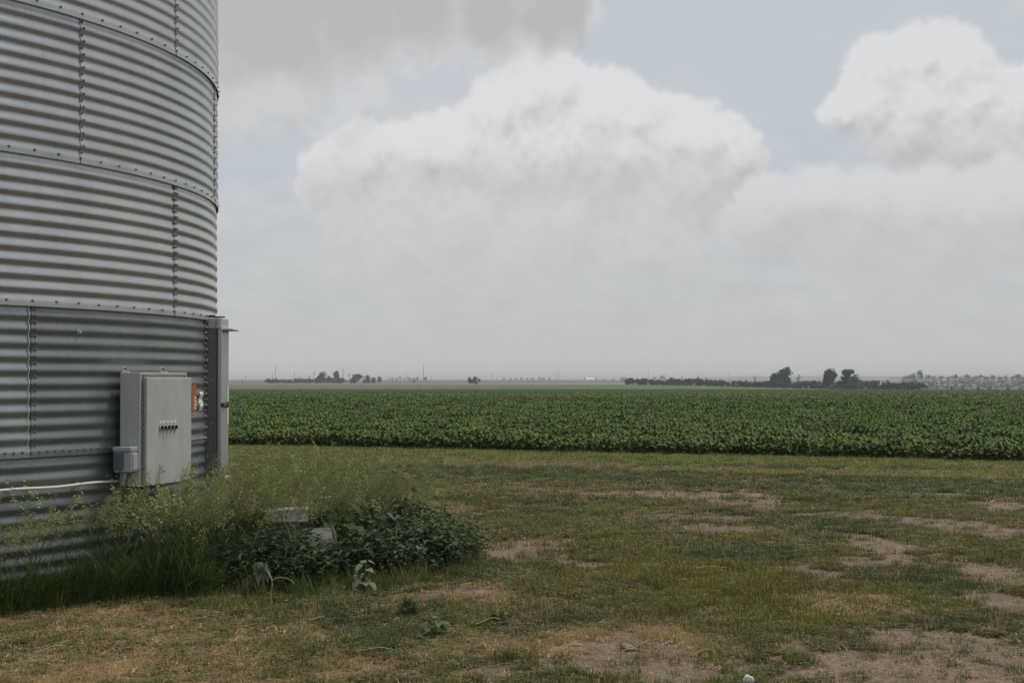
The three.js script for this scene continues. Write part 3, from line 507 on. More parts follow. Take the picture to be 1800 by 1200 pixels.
{
  const r = rng(77), kinds = [1, 2, 3, 4, 5, 6].map((i) => brome(100 + i)), at = kinds.map(() => []), cs = kinds.map(() => []), ch = kinds.map(() => []), cl = kinds.map(() => []);
  const long = [], lc = [], dead = [], dc = [];
  for (let i = 0; i < 90000; i++) {
    const x = -5.4 + r() * 6.2, d = 9.6 + r() * 10.2, m = inWeeds(x, d);
    if (m <= 0 || r() > m + 0.1) continue;
    const front = d < 12.6 && x < -2.2, wall = Math.hypot(x - BIN.x, d - BIN.d) - BIN.R;
    const y = groundY(x, d), patch = fbm(x * 0.9, d * 0.9, 12.3, 2);
    const right = sstep(-1.95, -0.75, x);                                // the clump runs out to the right
    if (r() < (front ? 0.12 : 0.14) * (1 - right * 0.9) * (0.55 + 0.9 * clamp(0.5 + patch)) * (Math.hypot((x + 0.95) / 0.75, (d - 13.2) / 1.3) < 1.0 ? 0.25 : Math.hypot((x + 1.72) / 0.42, (d - 12.75) / 0.75) < 1 ? 0.5 : 1)) {
      const k = Math.floor(r() * 6), s = (front ? (x > -3.3 ? 1.0 : 0.88) : 1.0 - 0.14 * sstep(14.5, 17, d)) * (0.82 + 0.3 * r()), q = 0.8 + 0.4 * r(), old = r() < 0.25;
      at[k].push(M4(x, y - 0.02, -d, (r() - 0.5) * 2.4 + (r() < 0.25 ? 3 : 0), s, s, (r() - 0.5) * 0.2, -0.06 + (r() - 0.5) * 0.24));
      cs[k].push(C(0.14 * q, 0.19 * q, 0.07 * q)); ch[k].push(old ? C(0.42 * q, 0.38 * q, 0.21 * q) : C(0.36 * q, 0.40 * q, 0.19 * q)); cl[k].push(C(0.085 * q, 0.13 * q, 0.042 * q));
    }
    const byFan = Math.hypot((x + 1.72) / 0.42, (d - 12.75) / 0.75) < 1;
    if (byFan && r() < 0.15) continue;
    if (r() < (x > -2.0 ? 0.09 : x < -2.6 ? 0.34 : 0.30)) { const q = 0.7 + 0.6 * r(), s = (front ? 0.95 : 0.95) * (0.7 + 0.5 * r()) * lerp(0.62, 1, m) * (x > -2.0 ? 0.72 : 1); long.push(M4(x, y - 0.02, -d, r() * 6.3, s, s, 0, front ? -0.22 * r() : (r() - 0.5) * 0.2)); const f = 0.06 + 0.045 * r(); lc.push(C(f * q, (f + 0.036) * q, 0.032 * q)); if (r() < 0.16) { dead.push(M4(x, y, -d, r() * 6.3, s * 0.8, s * 0.62)); dc.push(C(0.24 * q, 0.18 * q, 0.095 * q)); } }
  }
  kinds.forEach((k, i) => { const g = new THREE.Group(); g.name = numbered('brome_grass'); scene.add(g); tag(g, null, null, null, 'stuff'); copies('stems', k.stem, grassMat, at[i], cs[i], g); copies('panicles', k.head, grassMat, at[i], ch[i], g); copies('blades', k.leaf, grassMat, at[i], cl[i], g); });
  copies('long_grass', tuft(21, 26, 0.10, 0.42, 0.010, 1.35, 5), leafMat([1, 1, 1], 0.3, 0.6), long, lc);
  copies('dead_grass', tuft(22, 14, 0.09, 0.36, 0.006, 1.7, 4), grassMat, dead, dc);
  console.log('brome', at.map((x) => x.length).join(), long.length);
}
// broad-leaved weeds, each leaf a part of its plant
function leafShape(seed, len, wid, droop = 0.5, fold = 0.25) {         // a heart-shaped leaf from its stalk outwards along +x
  const T = new Tri(), r = rng(seed), n = 6, rows = [];
  for (let i = 0; i <= n; i++) { const t = i / n, w = wid * 0.5 * Math.pow(Math.sin(Math.PI * Math.pow(0.06 + 0.94 * t, 0.62)), 0.8) * (0.92 + 0.16 * r()), x = len * (t - 0.05 * (1 - t)), y = -droop * len * t * t * 0.7 + 0.02 * len * Math.sin(t * 7 + seed); rows.push([[x - (t < 0.1 ? 0.10 * len : 0), y + fold * w + 0.008 * r(), -w], [x, y, 0], [x - (t < 0.1 ? 0.10 * len : 0), y + fold * w + 0.008 * r(), w]]); }
  for (let i = 0; i < n; i++) for (let j = 0; j < 2; j++) T.q(rows[i][j], rows[i + 1][j], rows[i + 1][j + 1], rows[i][j + 1]);
  let g = T.geo(); g.deleteAttribute('normal'); g = mergeVertices(g, 1e-5); g.computeVertexNormals(); return g;
}
const weedLeaf = [1, 2, 3, 4].map((i) => leafShape(i, 0.20, 0.155, 0.35 + 0.12 * i, 0.2 + 0.05 * i));
const weedTone = [leafMat([0.065, 0.10, 0.045], 0.25, 0.6, 0.4), leafMat([0.095, 0.13, 0.062], 0.25, 0.6, 0.4), leafMat([0.19, 0.215, 0.13], 0.25, 0.7, 0.4), leafMat([0.055, 0.085, 0.042], 0.25, 0.6, 0.4)];
const stemMat = std([0.10, 0.125, 0.055], 0.8);
function broadleaf(seed, px, py, height, nLeaves, size, tone, label, lean = 0.1, bushy = 0.5) {
  const d = FOCAL * EYE / (py - 665.5), x = east(px, d), r = rng(seed), t = thing('broadleaf_weed', label, 'weed', [x, groundY(x, d), -d], r() * 6.3, 'broad-leaved weeds beside the bin');
  const stems = Math.max(1, Math.round(bushy * 4)), tubes = [], all = [];
  for (let s = 0; s < stems; s++) {
    const a = r() * 6.3, out = s ? (0.25 + 0.5 * r()) * bushy : lean, h = height * (s ? 0.55 + 0.4 * r() : 1), P = [0, 0.35, 0.7, 1].map((k) => new THREE.Vector3(Math.cos(a) * out * h * k * k, h * k, Math.sin(a) * out * h * k * k));
    const c = new THREE.CatmullRomCurve3(P); tubes.push(new THREE.TubeGeometry(c, 8, 0.006 + 0.004 * height, 5)); all.push([c, h]);
  }
  mesh('stem', merge(tubes), stemMat, t);
  for (let i = 0; i < nLeaves; i++) {
    const [c] = all[i % stems], k = 0.22 + 0.78 * Math.pow((i + 0.5) / nLeaves, 0.8), p = c.getPoint(Math.min(1, k)), a = i * 2.4 + r(), s = size * (0.65 + 0.6 * r()) * (1.15 - 0.45 * k), pl = 0.035 + 0.05 * r(), up = 0.25 + 0.5 * r();
    const q = new THREE.Vector3(p.x + Math.cos(a) * pl * s * 1.6, p.y + pl * up * s, p.z - Math.sin(a) * pl * s * 1.6);
    const o = mesh('leaf', weedLeaf[Math.floor(r() * 4)], weedTone[tone === 9 ? [0, 1, 3][i % 3] : tone], t); o.position.copy(q); o.scale.setScalar(s); o.rotation.set((r() - 0.5) * 0.7, a, (r() - 0.6) * 0.7, 'YXZ');
  }
  return t;
}
broadleaf(1, 690, 948, 0.74, 34, 0.9, 1, 'tall leafy weed standing highest at the right end of the rank grass', 0.08, 0.5);
broadleaf(2, 605, 1002, 0.56, 34, 0.95, 9, 'large heart-leaved weed with dark drooping leaves beside the fan', 0.12, 1);
broadleaf(3, 650, 1000, 0.56, 36, 0.85, 9, 'bushy heart-leaved weed next to the dark drooping one', 0.15, 1.2);
broadleaf(4, 720, 990, 0.50, 36, 0.7, 9, 'dense mid green leafy weed before the tall one', 0.1, 1.2);
broadleaf(5, 640, 1040, 0.24, 15, 0.48, 2, 'pale grey green weed with broad flat leaves in the mown grass', 0.1, 0.5);
broadleaf(6, 705, 1018, 0.30, 16, 0.55, 1, 'low weed with light green pointed leaves below the bushy one', 0.1, 0.8);
broadleaf(7, 780, 945, 0.36, 18, 0.45, 3, 'small dark upright weed alone beside the dry grass patch', 0.05, 0.4);
broadleaf(8, 520, 1035, 0.30, 18, 0.5, 1, 'low leafy weed at the foot of the rank grass', 0.1, 0.9);
broadleaf(9, 760, 1120, 0.12, 12, 0.4, 1, 'tiny leafy weed seedling low in the mown grass', 0.1, 0.6);
broadleaf(10, 745, 1015, 0.26, 18, 0.5, 0, 'low dark leafy weed at the clump corner', 0.1, 0.9);
broadleaf(11, 580, 972, 0.60, 22, 0.65, 9, 'leafy weed leaning over the fan housing', 0.2, 0.6);
broadleaf(12, 680, 985, 0.52, 30, 0.75, 3, 'very dark leafy weed in the middle of the leafy clump', 0.1, 1.2);
broadleaf(13, 880, 1095, 0.10, 12, 0.35, 1, 'tiny leafy weed by the straw patch', 0.1, 0.6);
{ // a wilted thistle-like weed with a bent stalk
  const py = 1080, d = FOCAL * EYE / (py - 665.5), x = east(478, d), t = thing('wilted_weed', 'wilted pale weed with a bent stalk leaning out of the rank grass', 'weed', [x, groundY(x, d), -d]);
  mesh('stem', merge([new THREE.TubeGeometry(new THREE.CatmullRomCurve3([[0, 0, 0], [0.0, 0.16, 0], [0.005, 0.25, 0], [-0.05, 0.34, -0.05]].map((p) => new THREE.Vector3(...p))), 16, 0.006, 5), new THREE.TubeGeometry(new THREE.CatmullRomCurve3([[0.005, 0.25, 0], [0.06, 0.275, 0.02], [0.14, 0.26, 0.03], [0.165, 0.23, 0.03]].map((p) => new THREE.Vector3(...p))), 16, 0.0045, 5)]), std([0.24, 0.22, 0.10], 0.8), t);
  const r = rng(6); for (let i = 0; i < 16; i++) { const o = mesh('leaf', weedLeaf[i % 4], weedTone[i % 3 ? 2 : 1], t); o.position.set(-0.06 + (r() - 0.5) * 0.08, 0.31 + r() * 0.06, -0.05 + (r() - 0.5) * 0.08); o.scale.set(0.28 + 0.25 * r(), 0.5, 0.2 + 0.15 * r()); o.rotation.set(0, i * 2.4, -0.4 - 0.8 * r(), 'YXZ'); }
}
{ // leafy undergrowth that fills the clump between the taller weeds
  const r = rng(313), at = [[], [], []], co = [[], [], []];
  const bunch = (seed, n, R, H, L) => { const q = rng(seed), T = new Tri(); for (let i = 0; i < n; i++) { const a = q() * 6.3, rr = Math.sqrt(q()) * R, y = H * (0.06 + 0.94 * q()) * (1 - 0.35 * rr / R), l = L * (0.6 + 0.8 * q()), b = q() * 6.3, c = Math.cos(b), s = Math.sin(b), x = Math.cos(a) * rr, z = Math.sin(a) * rr, w = l * (0.28 + 0.15 * q()), dr = (q() - 0.35) * l * 0.8; T.q([x, y, z], [x + c * l * 0.45 - s * w, y - dr * 0.2 + 0.1 * l, z + s * l * 0.45 + c * w], [x + c * l, y - dr, z + s * l], [x + c * l * 0.45 + s * w, y - dr * 0.2 + 0.1 * l, z + s * l * 0.45 - c * w]); } for (let i = 0; i < 8; i++) { const a = q() * 6.3, w = 0.003; T.t([-w, 0, 0], [w, 0, 0], [Math.cos(a) * R * 0.6, H * (0.5 + 0.4 * q()), Math.sin(a) * R * 0.6]); } return T.geo(); };
  for (let i = 0; i < 5200; i++) {
    const x = -2.75 + r() * 2.45, d = 12.0 + r() * 4.2, m = inWeeds(x, d); if (m <= 0.12) continue;
    const fan = Math.hypot((x + 1.66) / 0.42, (d - 13.15) / 0.30) < 1; if (fan || r() > (x > -1.6 ? 0.5 : x > -2.0 ? 0.25 : 0.07) * (d < 14.2 ? 1 : 0.45)) continue;
    const k = Math.floor(r() * 3), s = 0.5 + 0.6 * r() + 0.5 * r() ** 4 + 0.35 * fbm(x * 2.3, d * 2.3, 8.8, 2), q = 0.5 + 0.9 * r(); at[k].push(M4(x, groundY(x, d) - 0.02, -d, r() * 6.3, s, s * (x > -2.1 && x < -1.2 && d < 13.2 ? 1.15 : 1.05))); co[k].push(C(0.072 * q, 0.108 * q, 0.046 * q));
  }
  at.forEach((a, i) => copies('weed_undergrowth', bunch(60 + i, 120, 0.18, 0.38, [0.058, 0.040, 0.030][i]), leafMat([1, 1, 1], 0.25, 0.65, 0.3), a, co[i]));
  // fresh tall blades along the clump's foot
  const gl = [], gcx = [];
  for (let i = 0; i < 2600; i++) { const x = -2.4 + r() * 2.4, d = 11.5 + r() * 2.9, m = inWeeds(x, d), m2 = inWeeds(x, d + 0.15 + 0.75 * r()), gap = fbm(x * 2.2, d * 2.2, 41.1, 2); if (m > 0.3 || m2 <= 0 || r() > 0.35 + 1.6 * gap) continue; const s = 0.18 + 0.34 * r(), q = 0.7 + 0.6 * r(); gl.push(M4(x, groundY(x, d) - 0.01, -d, r() * 6.3, s, s)); gcx.push(r() < 0.2 ? C(0.26 * q, 0.21 * q, 0.10 * q) : C(0.105 * q, 0.14 * q, 0.045 * q)); }
  copies('fresh_grass', tuft(23, 16, 0.12, 0.42, 0.014, 0.7, 3), grassMat, gl, gcx);
}
function kochia(seed, px, py, R, H, label, tone, full = 1) {                     // a soft round bush of thread-like leaves
  const d = FOCAL * EYE / (py - 665.5), x = east(px, d), r = rng(seed), t = thing('feathery_bush', label, 'bush', [x, groundY(x, d), -d], 0, 'feathery weeds'), T = new Tri(), B = [];
  for (let i = 0; i < 46; i++) {
    const a = r() * 6.3, e = 0.15 + 1.4 * r(), L = (0.45 + 0.6 * r()), tip = [Math.cos(a) * Math.cos(e) * R * L, Math.sin(e) * H * L + 0.02, Math.sin(a) * Math.cos(e) * R * L];
    B.push(bar([0, 0, 0], tip, 0.0035, 0.001, 3));
    for (let k = 0; k < 120 * full; k++) { const f = 0.25 + 0.75 * r(), p = tip.map((c) => c * f), b = r() * 6.3, l = 0.018 + 0.03 * r(), up = 0.2 + r(), w = 0.0026, q = [p[0] + Math.cos(b) * l, p[1] + up * l, p[2] + Math.sin(b) * l]; T.t([p[0] - Math.sin(b) * w, p[1], p[2] + Math.cos(b) * w], [p[0] + Math.sin(b) * w, p[1], p[2] - Math.cos(b) * w], q); }
  }
  mesh('branch', merge(B), stemMat, t); mesh('foliage', T.geo(), leafMat(tone, 0.35, 0.8), t).userData.kind = 'stuff';
}
kochia(1, 800, 975, 0.20, 0.34, 'yellow green feathery bush at the right end of the weeds', [0.19, 0.215, 0.085]);
kochia(2, 765, 990, 0.24, 0.36, 'dark green feathery bush between the leafy weeds and the yellow one', [0.10, 0.135, 0.06]);
kochia(3, 718, 1085, 0.11, 0.13, 'small dark feathery weed standing in the mown grass', [0.13, 0.165, 0.07], 0.35);
kochia(4, 640, 985, 0.26, 0.40, 'grey green feathery bush behind the heart-leaved weeds', [0.07, 0.09, 0.045]);
// ------------------------------------------------------------------ aeration fan half buried in the weeds
{
  const d = 13.15, x = east(528, d), fan = thing('aeration_fan', 'weathered steel bin fan with a rusty guard half hidden in the weeds', 'fan', [x, groundY(x, d), -d], 0.25);
  const galv = zinc([0.55, 0.56, 0.56]), grey = new THREE.MeshStandardMaterial({ color: C(0.12, 0.13, 0.13), metalness: 0.3, roughness: 0.6, map: zincMap, side: THREE.DoubleSide }), rust = std([0.17, 0.07, 0.05], 0.85);
  mesh('drum', new THREE.CylinderGeometry(0.20, 0.20, 0.34, 40, 1, true).rotateZ(Math.PI / 2).translate(0.10, 0.22, 0), grey, fan);
  for (const sx of [-0.07, 0.27]) mesh('rim', new THREE.TorusGeometry(0.20, 0.014, 8, 40).rotateY(Math.PI / 2).translate(sx, 0.22, 0), grey, fan);
  for (let i = 1; i <= 5; i++) mesh('guard_ring', new THREE.TorusGeometry(0.037 * i, 0.004, 5, 32).rotateY(Math.PI / 2).translate(0.285, 0.22, 0), rust, fan);
  mesh('motor', merge([new THREE.CylinderGeometry(0.09, 0.09, 0.22, 20).rotateZ(Math.PI / 2).translate(0.14, 0.22, 0), new THREE.CylinderGeometry(0.03, 0.05, 0.06, 14).rotateZ(Math.PI / 2).translate(0.0, 0.22, 0)]), std([0.10, 0.11, 0.12], 0.6), fan);
  for (let i = 0; i < 6; i++) { const g = rbox(0.10, 0.16, 0.006, 0, 0.10, 0, 0.002).rotateY(0.7).rotateX(i * Math.PI / 3).translate(0.02, 0.22, 0); mesh('blade', g, grey, fan); }
  mesh('transition_duct', (() => { const T = new Tri(), A = [[-0.08, 0.10, 0.20], [-0.08, 0.44, 0.20], [-0.08, 0.44, -0.20], [-0.08, 0.10, -0.20]], B = [[-0.95, 0.04, 0.30], [-0.95, 0.26, 0.30], [-0.95, 0.26, -0.30], [-0.95, 0.04, -0.30]]; for (let i = 0; i < 4; i++) T.q(A[i], A[(i + 1) % 4], B[(i + 1) % 4], B[i]); return T.geo(); })(), grey, fan);
  for (const z of [-0.18, 0.18]) mesh('leg', bar([0.1, 0.12, z * 0.8], [0.1, -0.02, z], 0.018, 0.018, 6), rust, fan);
  mesh('cover_plate', merge([rbox(0.40, 0.012, 0.24, -0.10, 0.588, 0.02, 0.003).rotateZ(0.04), rbox(0.30, 0.10, 0.16, -0.10, 0.53, 0.04, 0.012)]), new THREE.MeshStandardMaterial({ color: C(0.72, 0.73, 0.74), metalness: 0.6, roughness: 0.4 }), fan);
  mesh('rail', merge([bar([-0.34, 0.42, 0.30], [-0.05, 0.42, 0.30], 0.007), bar([-0.36, 0.30, 0.30], [-0.05, 0.30, 0.30], 0.007), bar([-0.33, 0.0, 0.30], [-0.33, 0.45, 0.30], 0.007)]), rust, fan);
}
// ------------------------------------------------------------------ small things lying in the grass
{
  const at = (px, py) => { const d = FOCAL * EYE / (py - 665.5); return [east(px, d), d]; };
  { const [x, d] = at(1314, 1200), g = new THREE.IcosahedronGeometry(0.03, 3), p = g.attributes.position; for (let i = 0; i < p.count; i++) { const v = new THREE.Vector3().fromBufferAttribute(p, i), n = 1 + 0.5 * fbm(v.x * 45, v.y * 45, v.z * 45 + 3, 3); p.setXYZ(i, v.x * n, v.y * n * 1.1, v.z * n); } g.computeVertexNormals();
    const u = g.attributes.uv, t = dataTexture(128, (a, b) => { const k = tileNoise(a, b, 22, 3.3, 2) > 0.16 ? 0.14 : 0.86; return [k, k * 1.0, k * 1.0]; });
    tag(mesh('crumpled_wrapper', g.translate(x, groundY(x, d) + 0.026, -d), std([0.9, 0.92, 0.92], 0.7, { map: t })), 'crumpled white wrapper with black print lying in the grass', 'litter'); }
  { const [x, d] = at(1103, 1143), g = new THREE.IcosahedronGeometry(0.045, 2), p = g.attributes.position; for (let i = 0; i < p.count; i++) { const v = new THREE.Vector3().fromBufferAttribute(p, i), n = 1 + 0.45 * fbm(v.x * 22, v.y * 22, v.z * 22 + 8, 2); p.setXYZ(i, v.x * n * 1.15, v.y * n * 0.55, v.z * n * 0.8); } g.computeVertexNormals(); g.rotateZ(-0.35); tag(mesh('stone', g.translate(x, groundY(x, d) + 0.016, -d), std([0.30, 0.25, 0.20], 0.95, { map: zincMap })), 'flat tilted brown stone on the bare soil patch', 'stone'); }
  const r = rng(91), straw = [std([0.42, 0.33, 0.17], 0.85), std([0.36, 0.29, 0.17], 0.85)];
  const lie = [[990, 1150, 0.30, 0.5], [1250, 1005, 0.28, 0.1], [660, 1150, 0.24, 0.25], [560, 1095, 0.10, 0.5], [250, 1120, 0.14, 0.6], [90, 1150, 0.18, 0.7], [340, 1130, 0.20, -0.4], [1115, 1153, 0.16, 0.08], [1240, 1155, 0.12, 0.2], [1475, 1145, 0.08, -0.9], [1670, 1155, 0.07, 1.2], [860, 1100, 0.22, 0.6], [300, 1045, 0.3, 0.2]];
  for (const [px, py, L, a] of lie) { const [x, d] = at(px, py), y = groundY(x, d), c = new THREE.CatmullRomCurve3([0, 0.3, 0.6, 1].map((t) => new THREE.Vector3((t - 0.5) * L * Math.cos(a), 0.035 + 0.018 * Math.sin(t * 3) + (r() - 0.5) * 0.015, -(t - 0.5) * L * Math.sin(a) * 1.6))); const g = new THREE.TubeGeometry(c, 10, 0.0028, 4); tag(mesh('straw_stalk', g.translate(x, y, -d), straw[Math.floor(r() * 2)]), 'long dry straw stalk lying on the mown grass', 'straw', 'loose straw stalks on the yard'); }
}
console.log('weeds done');
// ------------------------------------------------------------------ the leafy crop
function cropLeaf(T, r, base, dir, L, W, rise, droop) {                // stalk and wavy blade
  const cx = Math.cos(dir), cz = Math.sin(dir), sx = -cz, sz = cx, P = (t, w, lift) => [base[0] + cx * t + sx * w, base[1] + lift, base[2] + cz * t + sz * w], st = L * 0.55;
  const s0 = P(0, 0, 0), s1 = P(st * 0.55, 0, rise * 0.75), w = 0.006;
  T.q([s0[0] - sx * w, s0[1], s0[2] - sz * w], [s0[0] + sx * w, s0[1], s0[2] + sz * w], [s1[0] + sx * w, s1[1], s1[2] + sz * w], [s1[0] - sx * w, s1[1], s1[2] - sz * w]);
  const tilt = (r() - 0.5) * 0.9, prof = [0.45, 0.95, 1, 0.78, 0.12]; let prev = null;
  for (let i = 0; i < 5; i++) { const t = i / 4, x = st * 0.55 + L * 0.62 * t, y = rise * (0.75 + 0.25 * Math.min(1, 2 * t)) - droop * t * t, k = W * 0.5 * prof[i], e = 0.018 * (r() - 0.5), f = k * 0.25; const row = [P(x, -k, y + f + e - tilt * k), P(x, 0, y), P(x, k, y + f - e + tilt * k)]; if (prev) { T.q(prev[0], row[0], row[1], prev[1]); T.q(prev[1], row[1], row[2], prev[2]); } prev = row; }
}
function cropPlant(seed) { const r = rng(seed), T = new Tri(); for (let i = 0; i < 40; i++) { const inner = i / 40, a = i * 2.4 + r() * 0.6; cropLeaf(T, r, [(r() - 0.5) * 0.24, 0, (r() - 0.5) * 0.24], a, 0.15 + 0.07 * r() - 0.03 * inner, 0.062 + 0.034 * r(), 0.09 + 0.20 * inner + 0.08 * r(), 0.01 + 0.08 * r()); } return T.geo(); }
const cropMat = [leafMat([1, 1, 1], 0.25, 0.5, 0.25)];
const cropTone = (r) => { const q = 0.6 + 0.75 * r(), y = r(); return C((0.080 + 0.034 * y) * q, (0.138 + 0.028 * y) * q, 0.030 * q); };
{
  const r = rng(404), plants = [1, 2, 3, 4].map((i) => cropPlant(i * 7)), at = plants.map(() => []), co = plants.map(() => []);
  const ux = Math.cos(Math.atan(-0.446)), ud = Math.sin(Math.atan(-0.446)), nx = -ud, nd = ux;   // along the rows, and across them away from the camera
  // front row: every plant by itself
  const tones = [0, 1, 2, 3, 4].map(() => { const m = cropMat[0].clone(); m.color = cropTone(r); return m; });
  for (let s = -10.5; s < 12.6; s += 0.235) {
    const x = s * ux + (r() - 0.5) * 0.08 + nx * 0.15, d = 35.75 + s * ud + nd * 0.15 + (r() - 0.5) * 0.12; if (Math.abs(x) > 0.36 * d) continue;
    const o = mesh('crop_plant', plants[Math.floor(r() * 4)], tones[Math.floor(r() * 5)]); o.position.set(x, groundY(x, d) + 0.03, -d); o.rotation.y = r() * 6.3; const k = 0.9 + 0.3 * r(); o.scale.set(k, k * (0.74 + 0.24 * r()), k);
    tag(o, 'broad-leaved green crop plant in the front row along the mown verge', 'crop plant', 'front row of crop plants');
  }
  for (let row = 1; row < 130; row++) {
    const rowH = 0.9 + 0.16 * r(), off = 0.15 + row * 0.56, step = row > 60 ? 0.36 : 0.27, big = row > 60 ? 1.25 : 1.05;
    for (let s = -70; s < 70; s += step) {
      const x = s * ux + nx * off + (r() - 0.5) * 0.16, d = 35.75 + s * ud + nd * off + (r() - 0.5) * 0.17;
      if (Math.abs(x) > 0.345 * d + 1.5 || d < 20 || d > 115 || r() < 0.03) continue;
      if (x / d < -0.205 && d < 115) continue;                         // behind the bin
      const k = Math.floor(r() * 4), q = big * (0.88 + 0.3 * r()), hh = rowH * (0.84 + 0.26 * fbm(x * 0.4, d * 0.4, 5.5, 2) + 0.22 * r());
      if ((row === 2 || row === 5) && fbm(x * 0.5, row, 3.3, 2) > 0.0 && r() < 0.8) continue;   // thin stretches in the rows
      at[k].push(M4(x, groundY(x, d) + 0.03, -d, r() * 6.3, q, q * hh)); co[k].push(cropTone(r));
    }
  }
  plants.forEach((g, i) => tag(copies('crop_rows', g, cropMat[0], at[i], co[i]), null, null, null, 'stuff'));
  console.log('crop', at.map((a) => a.length).join());
  // farther off: whole squares of canopy
  const tile = (seed, n, size) => { const q = rng(seed), T = new Tri(); for (let i = 0; i < n; i++) { const x = (q() - 0.5) * size, z = (q() - 0.5) * size, y = 0.16 + 0.24 * q(), a = q() * 6.3, L = 0.10 + 0.07 * q(), w = 0.05 + 0.03 * q(), ti = (q() - 0.35) * 0.28, c = Math.cos(a), s = Math.sin(a); T.q([x - s * w, y, z + c * w], [x + c * L * 0.9, y + ti * 0.6, z + s * L * 0.9], [x + s * w, y + 0.03 * q(), z - c * w], [x - c * L, y - ti, z - s * L]); } return T.geo(); };
  const far = [], fc = [];
  const S = 2.4;
  for (let d = 92; d < FAR_EDGE - 2; d += S * 0.96) for (let x = -0.225 * d - 3; x < 0.35 * d + 6; x += S * 0.96) { if ((d - cropFront(x)) / Math.hypot(1, 0.446) < 129 * 0.56 - 3 && d < 112) continue; far.push(M4(x + (r() - 0.5) * 0.4, elevation(x, d) + 0.03, -d, Math.floor(r() * 4) * Math.PI / 2 + (r() - 0.5) * 0.3, 1, 0.9 + 0.25 * fbm(x * 0.1, d * 0.06, 2.2, 3) + 0.1 * r())); const q = 0.9 + 0.25 * r() + 0.35 * fbm(x * 0.02, d * 0.012, 6.6, 3); fc.push(C(0.092 * q, 0.148 * q, 0.034 * q)); }
  tag(copies('crop_canopy', tile(9, 320, S), cropMat[0], far, fc), null, null, null, 'stuff');
  console.log('canopy', far.length);
  // grass along the far margin
  // second green field: low even cover
}
console.log('crop done');
// ------------------------------------------------------------------ distant trees, poles, farm, irrigation
const barkMat = std([0.10, 0.085, 0.07], 1);
function crownGeo(seed, W, H, n, leaf, shape = 1) {                    // leaf clumps scattered through lobes
  const r = rng(seed), T = new Tri(), lobes = [], nl = 10 + Math.floor(r() * 6);
  for (let i = 0; i < nl; i++) { const a = r() * 6.3, q = Math.sqrt(r()) * 0.5, y = 0.12 + 0.72 * r(), taper = shape === 2 ? 1 - 0.65 * y : 1 - 0.75 * Math.max(0, y - 0.5); lobes.push([Math.cos(a) * q * W * taper * 0.8, y * H, Math.sin(a) * q * W * taper * 0.8, (0.17 + 0.13 * r()) * Math.min(W, H) * (shape === 2 ? taper : 1)]); }
  lobes.push([0, H * 0.35, 0, 0.34 * Math.min(W, H)], [0, H * 0.70, 0, 0.24 * Math.min(W, H)]);
  for (let i = 0; i < n; i++) {
    const [cx, cy, cz, cr] = lobes[Math.floor(r() * lobes.length)], u = r() * 2 - 1, a = r() * 6.3, q = cr * Math.pow(r(), 0.42) * 1.08, s = Math.sqrt(1 - u * u), p = [cx + q * s * Math.cos(a), Math.max(0.05, cy + q * u), cz + q * s * Math.sin(a)];
    const l = leaf * (0.6 + 0.8 * r()), b = r() * 6.3, e = (r() - 0.5) * 2.2, dx = Math.cos(b) * Math.cos(e), dy = Math.sin(e), dz = Math.sin(b) * Math.cos(e), f = r() * 6.3, vx = -Math.sin(b) * Math.cos(f) - Math.cos(b) * dy * Math.sin(f), vy = Math.cos(e) * Math.sin(f), vz = Math.cos(b) * Math.cos(f) - Math.sin(b) * dy * Math.sin(f);
    T.q([p[0] - dx * l, p[1] - dy * l, p[2] - dz * l], [p[0] + vx * l * 0.6, p[1] + vy * l * 0.6, p[2] + vz * l * 0.6], [p[0] + dx * l, p[1] + dy * l, p[2] + dz * l], [p[0] - vx * l * 0.6, p[1] - vy * l * 0.6, p[2] - vz * l * 0.6]);
  }
  return T.geo();
}
function limbs(seed, H, W, base, n = 7) { const r = rng(seed), L = [bar([0, -0.2, 0], [W * 0.03, base + H * 0.45, 0], H * 0.024, H * 0.012, 6)]; for (let i = 0; i < n; i++) { const y = base + H * (0.05 + 0.4 * r()), a = r() * 6.3, q = W * (0.22 + 0.2 * r()); L.push(bar([0, y, 0], [Math.cos(a) * q, y + H * (0.18 + 0.25 * r()), Math.sin(a) * q], H * 0.010, H * 0.003, 4)); } return merge(L); }
const treeTone = { dark: leafMat([0.042, 0.080, 0.046], 0.12, 0.9), mid: leafMat([0.046, 0.096, 0.054], 0.18, 0.9), pale: leafMat([0.11, 0.15, 0.07], 0.2, 0.9), cedar: leafMat([0.020, 0.050, 0.032], 0.08, 0.95) };
function tree(name, label, px, d, yBase, wPx, hPx, tone, seed, o = {}) {  // width and height as seen, scaled to its distance
  const x = east(px, d), k = d / FOCAL, W = wPx * k, H = hPx * k, y0 = o.y ?? elevation(x, d), base = H * (o.bare ?? 0.12);
  const t = thing(name, label, o.cat ?? 'tree', [x, y0, -d], (seed * 1.7) % 6.28, o.group);
  mesh('trunk', limbs(seed + 5, H, W, base * 0.6, o.shrub ? 3 : 7), barkMat, t);
  const n = o.n ?? clamp(Math.round(wPx * hPx * 2.4), 160, 1500), c = mesh('crown', crownGeo(seed, W, H - base, n, clamp(Math.sqrt(W * H) * (o.leaf ?? 0.075), 0.18, 0.9), o.shape), treeTone[tone], t); c.position.y = base;
  return t;
}
